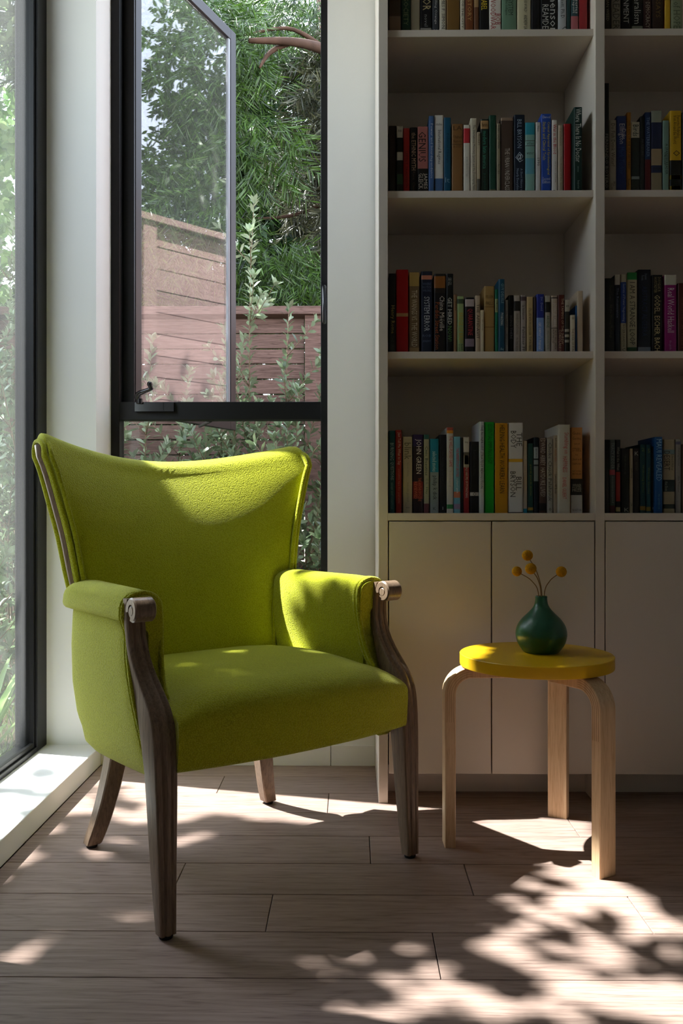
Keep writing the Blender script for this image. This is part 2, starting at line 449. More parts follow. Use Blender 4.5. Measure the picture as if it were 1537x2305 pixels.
# ------------------------------------------------------------------ armchair
M_FAB = fabric('lime_wool', 'cdd030', 'aeb012')
M_WELT = MATS['lime_wool']
M_OAK = wood('greyed_oak', '5a483b', '8a7461', 'z', 2.2, .36, 0, .2, .04, .35)
TH = R(38.4)
ch = tag(empty('armchair', (-.1013, 1.8192, 0), TH), 'lime green wool armchair with winged back and carved wooden legs', 'armchair')
EH = [(.26, .225), (.42, .243), (.56, .282), (.62, .297), (.74, .317), (.80, .331), (.9, .358), (.95, .377), (.99, .386)]      # half-width of the back at its edge
EV = [(.26, .385), (.45, .435), (.62, .470), (.74, .482), (.95, .495), (.99, .500)]                   # depth of the front edge
CV = [(.26, .385), (.46, .43), (.6, .472), (.7, .512), (.8, .562), (.88, .612), (.94, .655), (1.0, .700)]            # depth of the middle line
def back_top(s):
    a = abs(s)
    return .937 + .058 * (a ** 1.9) - .03 * max(0, (a - .93) / .07) ** 2.2
def thick(h): return interp([(.26, .06), (.6, .07), (.8, .078), (1, .07)], h)
def back_pt(s, t, rear=False):
    h0 = .27; h = h0 + t * (back_top(s) - .035 - h0)
    w = smooth_interp(EH, h); e = smooth_interp(EV, h); c = smooth_interp(CV, h)
    a = abs(s)
    v = e + (c - e) * (1 - a ** 2.0)
    pf = .012 * (1 - a ** 8) * min(1, t * 6)
    if rear: v += thick(h) + .018 * (1 - a ** 4)
    else: v -= pf
    u = w * s
    return Vector((u, v, h))
NS = 48
ss = [-1 + 2 * i / NS for i in range(NS + 1)]
ss = [math.copysign(1 - (1 - abs(x)) ** 1.25, x) for x in ss]
cols = []
for s in ss:
    fr = [back_pt(s, i / 30) for i in range(31)]
    re = [back_pt(s, i / 30, True) for i in range(31)]
    a, b_ = fr[-1], re[-1]; c = (a + b_) / 2; d = (b_ - a) / 2
    dirn = (fr[-1] - fr[-3]).normalized()
    roll = [c - d * math.cos(math.pi * k / 10) + Vector((0, .010 * math.sin(math.pi * k / 10), .036 * math.sin(math.pi * k / 10) ** .8)) for k in range(1, 10)]
    cols.append(fr + roll + re[::-1])
g = G().grid(cols)
n = len(cols[0])
for i0 in (0, NS):       # flat sides, where the wood strip sits
    o = i0 * n
    for i in range(30):
        g.f.append((o + i, o + i + 1, o + n - 2 - i, o + n - 1 - i))
    g.f.append(tuple(o + k for k in range(30, n - 30)))
g.build('backrest', M_FAB, ch, smooth=True, auto=50)
def side_path(s, inset, lo, over=True):
    """outline of the flat side of the back, from arm height up the front edge and over the top"""
    col = cols[0 if s < 0 else NS]
    P = [p for i, p in enumerate(col) if (i > 30 or p.z > lo)]
    P = [p for i, p in enumerate(P)]
    k = [i for i, p in enumerate(P)]
    zmax = max(range(len(P)), key=lambda i: P[i].z)
    end = len(P) if over else zmax
    return P, zmax
for s in (-1, 1):
    col = cols[0 if s < 0 else NS]
    front = [p for p in col[:31] if p.z > .50]
    top = col[31:40]
    rear = [p for p in col[40:] if p.z > .56]
    mid = []
    for p in front:
        q = back_pt(s, 0, True)
        mid.append(p)
    path = front + top + rear
    for k, (du, dv) in enumerate(((.003, -.001), (-.010, -.006))):
        pp = [p + Vector((s * du, dv if i < len(front) else 0, 0 if i < len(front) else .002)) for i, p in enumerate(path)]
        G().tube(pp, .0062, 8).build('piping', M_WELT, ch, smooth=True)
    # second cord on the flat side, then the wood strip, then the rear cord
    def line(frac):
        P = []
        for i in range(31):
            f = back_pt(s, i / 30); r = back_pt(s, i / 30, True)
            p = f + (r - f) * frac
            if p.z > .44: P.append(p)
        return P
    def endcap(frac):
        c = (col[30] + col[40 - 1 + 1]) / 2
        k = 30 + int(round(frac * 10)); return col[min(max(k, 30), 40)]
    L1 = line(.16) + [endcap(.2)]
    G().tube([p + Vector((s * .002, 0, 0)) for p in L1], .0058, 8).build('piping', M_WELT, ch, smooth=True)
    L0, L2 = line(.36), line(.70)
    L0 = L0 + [endcap(.35) - Vector((0, 0, .004))]; L2 = L2 + [endcap(.7) - Vector((0, 0, .004))]
    rows_ = []
    for a, b_ in zip(L0, L2):
        m_ = (a + b_) / 2
        rows_.append([a - Vector((s * .006, 0, 0)), a + Vector((s * .004, 0, 0)), a * .7 + b_ * .3 + Vector((s * .009, 0, 0)), a * .3 + b_ * .7 + Vector((s * .009, 0, 0)), b_ + Vector((s * .004, 0, 0)), b_ - Vector((s * .006, 0, 0))])
    G().rings(rows_).build('back_trim', M_OAK, ch, smooth=True, auto=50)

# seat: crowned cushion on an upholstered front rail
g = G(); rows_ = []
NU = 40
for i in range(NU + 1):
    a = -1 + 2 * i / NU
    a = math.copysign(1 - (1 - abs(a)) ** 1.35, a)
    A = abs(a)
    vf = -.002 - .030 * (1 - A ** 2.2)             # bowed front
    drop = .044 * A ** 5
    P = []
    def width(v): return .291 - .05 * max(0, min(1, (v - .05) / .4))
    prof = [(.40, .30), (.2, .302), (.06, .305), (vf + .012, .306), (vf + .002, .310), (vf, .318), (vf - .003, .345), (vf - .005, .375), (vf - .004, .395)]
    for v, h in prof: P.append((a * width(v) * (1 if v < .06 else .98), v, h))
    rad = .062; hc = .460 - rad - drop * .9
    for k in range(1, 9):
        th = math.pi / 2 * k / 8
        P.append((a * width(.02) * (1 - .012 * math.sin(th)), vf - .004 + (1 - math.cos(th)) * rad * 1.3, .395 + (hc + rad - .395) * math.sin(th) ** .95))
    for k in range(1, 15):
        t = k / 14; v = vf + rad * 1.3 + t * (.455 - vf - rad * 1.3)
        h = .460 + .016 * math.sin(math.pi * min(1, t * .95)) - .008 * t - drop * (1 - .25 * t)
        P.append((a * width(v), v, h))
    P.append((a * width(.455), .456, .40)); P.append((a * width(.455), .456, .32))
    rows_.append(P)
g.grid(rows_, True)
g.f.append(tuple(range(len(rows_[0])))); g.f.append(tuple(NU * len(rows_[0]) + k for k in reversed(range(len(rows_[0])))))
g.build('seat', M_FAB, ch, smooth=True, auto=60)

# arms
def inner_u(v, h):
    t = max(0, min(1, (v - .13) / .34))
    lo = .268 - .062 * t; hi = .262 - .030 * t
    k = max(0, min(1, (h - .44) / .18))
    return lo + (hi - lo) * k - .006 * math.sin(math.pi * k)
for s in (-1, 1):
    rows_ = []
    stations = [.128, .134, .145, .16, .2, .25, .3, .35, .4, .44, .48, .505, .518]
    for j, v in enumerate(stations):
        e = 1.0
        front = max(0, 1 - (v - .128) / .05); topd = .012 * front ** 2
        rear = max(0, (v - .46) / .058)
        bul = .0 if j else -.006
        sh = 1 - .9 * rear ** 2.6
        P = []
        hs = [.40, .45, .50, .54, .575, .60]
        for h in hs: P.append((inner_u(min(v, .46), h) - .004 * math.sin(math.pi * (h - .4) / .25) * (1 - front), h))
        ui = inner_u(min(v, .46), .60); uo = .338 + bul
        cx, rx = (ui + uo) / 2, (uo - ui) / 2
        for k in range(1, 16):
            th = math.pi * (1 - k / 16)
            yy = math.sin(th) ** .75
            P.append((cx + rx * math.cos(th), .602 + (.044 - topd) * yy))
        P += [(uo + .001, .596), (uo - .001, .589), (uo - .007, .583), (uo - .016, .581), (.305, .581), (.290, .56), (.285, .40)]
        if rear > 0:
            P = [((cx + (u - cx) * (1 - .55 * rear ** 2.5)), .585 + (h - .585) * (sh if h > .585 else 1)) for u, h in P]
        rows_.append([(s * u, v, h) for u, h in P])
    G().rings(rows_).build('armrest', M_FAB, ch, smooth=True, auto=60)
    # outer panel: bulging, tucked under the pad, wrapped round the rear corner
    OU = [(.284, .300), (.30, .312), (.34, .322), (.42, .331), (.5, .330), (.56, .325), (.584, .322)]
    VR = [(.284, .45), (.30, .47), (.35, .49), (.45, .50), (.584, .515)]
    VF = [(.284, .058), (.30, .060), (.34, .068), (.40, .086), (.45, .107), (.5, .127), (.545, .140), (.584, .145)]
    rows_ = []
    for i in range(19):
        h = .284 + .30 * i / 18
        uo = interp(OU, h); vr = interp(VR, h); vf = interp(VF, h)
        hb = h
        P = [(.27, vf, hb), (uo - .006, vf - .001, hb), (uo, vf + .008, hb)]
        for k in range(1, 7): P.append((uo + .004 * math.sin(math.pi * k / 7), vf + .008 + (vr - .085 - vf) * k / 6, hb + (-.012 * k / 6 if i < 2 else 0)))
        for k in range(1, 9):
            th = math.pi / 2 * k / 8
            P.append((uo - .075 * (1 - math.cos(th)), vr - .077 + .077 * math.sin(th), hb + (-.012 if i < 2 else 0)))
        P.append((uo - .082, vr - .012, hb)); P.append((.276, vr - .09, hb)); P.append((.276, vf + .02, hb))
        rows_.append([(s * u, v, z) for u, v, z in P])
    r0 = [(x * .975 if abs(x) > .25 else x, y + (.008 if y < .1 else -.006), z - .007) for x, y, z in rows_[0]]
    G().rings([r0] + rows_).build('side_panel', M_FAB, ch, smooth=True, auto=60)
    # double cords round the front of the arm
    for k in (0, 1):
        dv = -.001 + .0115 * k
        outer = [(.3345, smooth_interp(VF, h) - .001 + dv, h) for h in [.286, .32, .36, .40, .44, .48, .52, .56, .59]]
        outer = [(interp(OU, min(h, .584)) + .003 if h < .585 else .337, v, h) for (u, v, h) in outer]
        arc = []
        for q in range(1, 12):
            th = math.pi * q / 12
            arc.append((.2995 + .0405 * math.cos(th), .138 + dv, .597 + .043 * math.sin(th) ** .7))
        inn = [(.2585, .137 + dv, .585), (.2600, .134 + dv, .55), (.2635, .124 + dv, .5), (.267, .108 + dv, .46), (.270, .085 + dv, .43)]
        P = [(s * u, v, h) for u, v, h in outer + arc + inn]
        G().tube(spline(P, 60), .0056, 8).build('piping', M_WELT, ch, smooth=True)
    for k in (0, 1):
        P = [(.199, .432), (.203, .47), (.209, .52), (.222, .58), (.240, .615), (.264, .636), (.292, .643)]
        pts = [(s * (u + .004 * k), smooth_interp(EV, z) - .006 - .008 * k, z - .001 * k) for u, z in P]
        G().tube(spline(pts, 30), .0042, 8).build('piping', M_WELT, ch, smooth=True)

# carved front legs running up into scrolled arm fronts
FE = [(.008, -.006), (.13, -.003), (.25, .000), (.30, .002), (.355, .006), (.395, .014), (.425, .030), (.452, .055), (.48, .082), (.51, .104), (.545, .117), (.58, .120), (.61, .118), (.632, .116)]
RE_ = [(.008, .022), (.13, .040), (.25, .050), (.30, .055), (.355, .068), (.395, .080), (.425, .092), (.452, .103), (.48, .114), (.51, .126), (.545, .136), (.58, .140), (.61, .140), (.632, .139)]
HW = [(.008, .0165), (.13, .019), (.30, .0235), (.40, .0245), (.48, .022), (.56, .020), (.632, .020)]
FP = [(-1, .006), (-.93, .0015), (-.86, 0), (-.56, .0), (-.48, .0016), (-.40, .0021), (-.32, .0012), (-.24, -.0008), (0, -.002), (.24, -.0008), (.32, .0012), (.40, .0021), (.48, .0016), (.56, 0), (.86, 0), (.93, .0015), (1, .006)]
for s in (-1, 1):
    lg = empty('front_leg', parent=ch)
    rows_ = []
    hs = [.008, .03, .07, .13, .19, .25, .30, .33, .355, .375, .395, .41, .425, .44, .452, .465, .48, .495, .51, .53, .545, .56, .58, .6, .618, .632]
    for h in hs:
        f = smooth_interp(FE, h); r = smooth_interp(RE_, h); w = smooth_interp(HW, h)
        uc = s * (.3105 + .010 * max(0, (h - .45) / .18))
        fd = (Vector((0, smooth_interp(FE, h + .01) - smooth_interp(FE, h - .01), .02))).normalized()
        ring = []
        sc = 1 if h < .59 else max(0, (.632 - h) / .042)
        for q, off in FP:
            ring.append((uc + q * w, f + off * sc + .0003, h))
        ring += [(uc + w, r - .004, h), (uc + w - .004, r, h), (uc - w + .004, r, h), (uc - w, r - .004, h)]
        rows_.append(ring)
    G().rings(rows_).build('post', M_OAK, lg, smooth=True, auto=38)
    # scroll: a band curling forward over a small core
    uc = s * .3205; w = .0225; cv, chh = .094, .611
    rows_ = []
    for k in range(0, 40):
        t = k / 39
        ang = R(-12 + 292 * t)       # from the back, over the top, round the front and under
        ro = .0265 - .0035 * t; ri = .0130 - .003 * t
        ww = w * (1 - .0 * t)
        d = Vector((0, math.cos(ang), math.sin(ang)))
        o3 = Vector((uc, cv, chh))
        a, b_ = o3 + d * ro, o3 + d * ri
        X = Vector((1, 0, 0))
        rows_.append([a - X * (ww - .003), a + X * (ww - .003), a - d * .003 + X * ww, b_ + X * ww, b_ - X * ww, a - d * .003 - X * ww])
    G().rings(rows_).build('scroll', M_OAK, lg, smooth=True, auto=38)
    core = G()
    rows_ = []
    for du, rr in ((-w, .0085), (-w + .0015, .0100), (w - .0015, .0100), (w, .0085)):
        rows_.append([(uc + du, cv + .001 + rr * math.cos(2 * math.pi * q / 20), chh - .001 + rr * math.sin(2 * math.pi * q / 20)) for q in range(20)])
    core.rings(rows_).build('scroll_core', M_OAK, lg, smooth=True, auto=38)
    fill = G(); rows_ = []
    for du in (-w + .0028, w - .0028):
        rows_.append([(uc + du, cv + .001 + .0165 * math.cos(2 * math.pi * q / 20), chh + .0165 * math.sin(2 * math.pi * q / 20)) for q in range(20)])
    fill.rings(rows_).build('scroll_web', M_OAK, lg, smooth=True, auto=38)
    G().lathe([(.0125, 0), (.0135, .003), (.0135, .008), (.012, .010)], (s * .3105, .008, 0), 20).build('glide', M_RUB, lg, smooth=True, auto=40)
    # sabre rear legs
    rl = empty('rear_leg', parent=ch)
    pts = spline([(s * .196, .480, .31), (s * .204, .487, .22), (s * .220, .497, .13), (s * .237, .510, .055), (s * .251, .520, .008)], 16)
    rows_ = []
    for i, p in enumerate(pts):
        t = (pts[min(i + 1, 15)] - pts[max(i - 1, 0)]).normalized()
        if i in (0,): t = Vector((0, .3, -1)).normalized()
        X = Vector((-t.z, 0, t.x)).normalized()
        if i == 15: X = Vector((1, 0, 0))
        nrm = Vector((0, 1, 0))
        wd = .024 - .007 * i / 15; dp = .022 - .006 * i / 15
        c = .003
        rows_.append([p - X * (wd - c) - nrm * dp, p + X * (wd - c) - nrm * dp, p + X * wd - nrm * (dp - c), p + X * wd + nrm * (dp - c), p + X * (wd - c) + nrm * dp, p - X * (wd - c) + nrm * dp, p - X * wd + nrm * (dp - c), p - X * wd - nrm * (dp - c)])
    G().rings(rows_).build('post', M_OAK, rl, smooth=True, auto=38)
    G().lathe([(.0125, 0), (.0135, .003), (.0135, .008), (.012, .010)], (s * .251, .520, 0), 20).build('glide', M_RUB, rl, smooth=True, auto=40)
# underside
G().box((-.24, .05, .311), (.24, .40, .325)).build('seat_base', mat('black_dust_cloth', '17150f', .9), ch)

# ------------------------------------------------------------------ stool, vase, flowers
st = tag(empty('stool', (.4472, 2.1001, 0), 0), 'round yellow topped stool on three bent pale birch legs', 'stool')
M_YEL = mat('yellow_laminate', 'e6b416', .38, .45, bump=.02, bscale=300)
M_BIR = wood('birch', 'c49b72', 'e3c39d', 'z', 1.3, .4, .03, .15, .03, .35)
TOPZ, TK, SR = .46, .029, .1828
G().lathe([(SR - .004, TOPZ - TK), (SR - .0008, TOPZ - TK + .001), (SR, TOPZ - TK + .004), (SR, TOPZ - .0015), (SR - .0015, TOPZ)], (0, 0, 0), 96).build('seat_top', M_YEL, st, smooth=True, auto=30)
for a in (-178.55, -58.4, 62.23):
    lg = empty('leg', (0, 0, 0), R(a), st)
    # local x points outward; strip .026 thick and .05 wide bent over a .05 radius
    ro, r_in, wd = .224, .198, .025
    zt = TOPZ - TK; zi = zt - .026; rb = .040
    rows_ = []
    path = []
    for z in (0, .002, .1, .2, .3, zi - rb): path.append(((r_in, z), (ro, z)))
    cx, cz = r_in - rb, zi - rb
    for k in range(1, 13):
        th = math.pi / 2 * k / 12
        path.append(((cx + rb * math.cos(th), cz + rb * math.sin(th)), (cx + (rb + .026) * math.cos(th), cz + (rb + .026) * math.sin(th))))
    path.append(((.07, zi), (.07, zt)))
    path.append(((.045, zi + .010), (.045, zt)))
    c = .0018
    for (a0, a1) in path:
        i3, o3 = Vector((a0[0], 0, a0[1])), Vector((a1[0], 0, a1[1])); d = (o3 - i3).normalized()
        Y = Vector((0, 1, 0))
        rows_.append([i3 - Y * (wd - c), i3 + Y * (wd - c), i3 + d * c + Y * wd, o3 - d * c + Y * wd, o3 + Y * (wd - c), o3 - Y * (wd - c), o3 - d * c - Y * wd, i3 + d * c - Y * wd])
    o = G().rings(rows_).build('bent_leg', M_BIR, lg, smooth=True, auto=35)
    # saw kerfs of the laminated bend show as fine darker lines on both edges
    g = G()
    for q in range(1, 5):
        for sg in (-1, 1):
            pts = []
            for (a0, a1) in path[4:-2]:
                f = q / 5
                pts.append((a0[0] + (a1[0] - a0[0]) * f, sg * (wd + .0001), a0[1] + (a1[1] - a0[1]) * f))
            g.tube(pts, .0005, 4)
    g.build('kerf_line', mat('kerf', 'b08a62', .6), lg)

VX_, VY_ = .4637, 2.118
vz = tag(empty('vase', (VX_, VY_, TOPZ), 0), 'matte dark green bottle vase standing on the yellow stool', 'vase')
prof = [(.006, 0), (.038, 0), (.042, .0015), (.049, .010), (.0565, .022), (.0607, .036), (.0618, .046), (.0600, .058), (.0550, .070), (.0470, .081), (.0370, .091), (.0280, .100), (.0205, .109), (.0165, .117), (.0148, .125), (.0142, .132), (.0146, .1355), (.0138, .137), (.0115, .1365), (.0112, .130), (.0125, .118), (.022, .104), (.04, .085), (.05, .05), (.03, .012), (.004, .01)]
pr2 = []
tabs = prof[:17]
pr2 = [(Vector((a, b_, 0))) for a, b_ in tabs[2:16]]
sm = spline(pr2, 44)
prof = [(.004, 0), (.038, 0), (.0405, .0005)] + [(p.x, p.y) for p in sm] + [(.0146, .1355), (.0138, .137), (.0115, .1365), (.0112, .130), (.0125, .118), (.022, .104), (.04, .085), (.05, .05), (.03, .012), (.004, .01)]
M_VASE = mat('green_matte_glaze', '1d5a42', .3, .6, bump=.12, bscale=70, var=.12, vscale=30)
G().lathe(prof, (0, 0, 0), 64).build('body', M_VASE, vz, smooth=True, auto=60)

M_BALL = mat('craspedia', 'cf9414', .85, .2, bump=.3, bscale=500, var=.2, vscale=300)
M_STEM = mat('dry_stem', '8a6a44', .7, .3)
def ball(r, name, parent, seed):
    bm = bmesh.new(); bmesh.ops.create_icosphere(bm, subdivisions=5, radius=1)
    N = 330; ga = math.pi * (3 - 5 ** .5)
    pts = np.array([[math.sqrt(1 - (1 - 2 * (i + .5) / N) ** 2) * math.cos(ga * i), math.sqrt(1 - (1 - 2 * (i + .5) / N) ** 2) * math.sin(ga * i), 1 - 2 * (i + .5) / N] for i in range(N)])
    V = np.array([v.co[:] for v in bm.verts])
    d = (V @ pts.T).max(axis=1); ang = np.arccos(np.clip(d, -1, 1)) / .1
    rr = r * (1 + .10 * np.clip(1 - ang ** 2, 0, 1) - .04)
    for v, q in zip(bm.verts, rr): v.co *= q
    me = bpy.data.meshes.new(name); bm.to_mesh(me); bm.free(); me.materials.append(M_BALL)
    me.polygons.foreach_set('use_smooth', [True] * len(me.polygons))
    o = bpy.data.objects.new(name, me); COL.objects.link(o); o.parent = parent
    return o
FL = [((.4335, 2.135, .6951), .0128, (.002, .003), 'dried yellow billy button, tallest of the vase'),
      ((.4345, 2.100, .6648), .0133, (-.001, -.003), 'dried yellow billy button straight below the tallest one'),
      ((.4043, 2.118, .6572), .0118, (-.005, .001), 'dried yellow billy button arching away over the armchair side of the vase'),
      ((.5124, 2.118, .6562), .0128, (.006, .001), 'dried yellow billy button arching alone over the bookcase divider side')]
for i, (hp, r, nk, lab) in enumerate(FL):
    base = Vector((VX_ + nk[0] * 1.4, VY_ + nk[1], TOPZ + .03))
    t = tag(empty('dried_flower', base), lab, 'flower', 'dried yellow flowers in the green vase')
    H_ = Vector(hp); neck = Vector((VX_ + nk[0] * 1.2, VY_ + nk[1], TOPZ + .138))
    mid = neck * .5 + H_ * .5 + Vector((-(H_.x - neck.x) * .18, 0, .006))
    pts = spline([base, neck, mid, H_ + (mid - H_).normalized() * r * .6], 24)
    G().tube([p - base for p in pts], .0011, 6).build('stem', M_STEM, t, smooth=True)
    b_ = ball(r, 'flower_head', t, i); b_.location = H_ - base; b_.rotation_euler = (i * .7, i * 1.3, i)

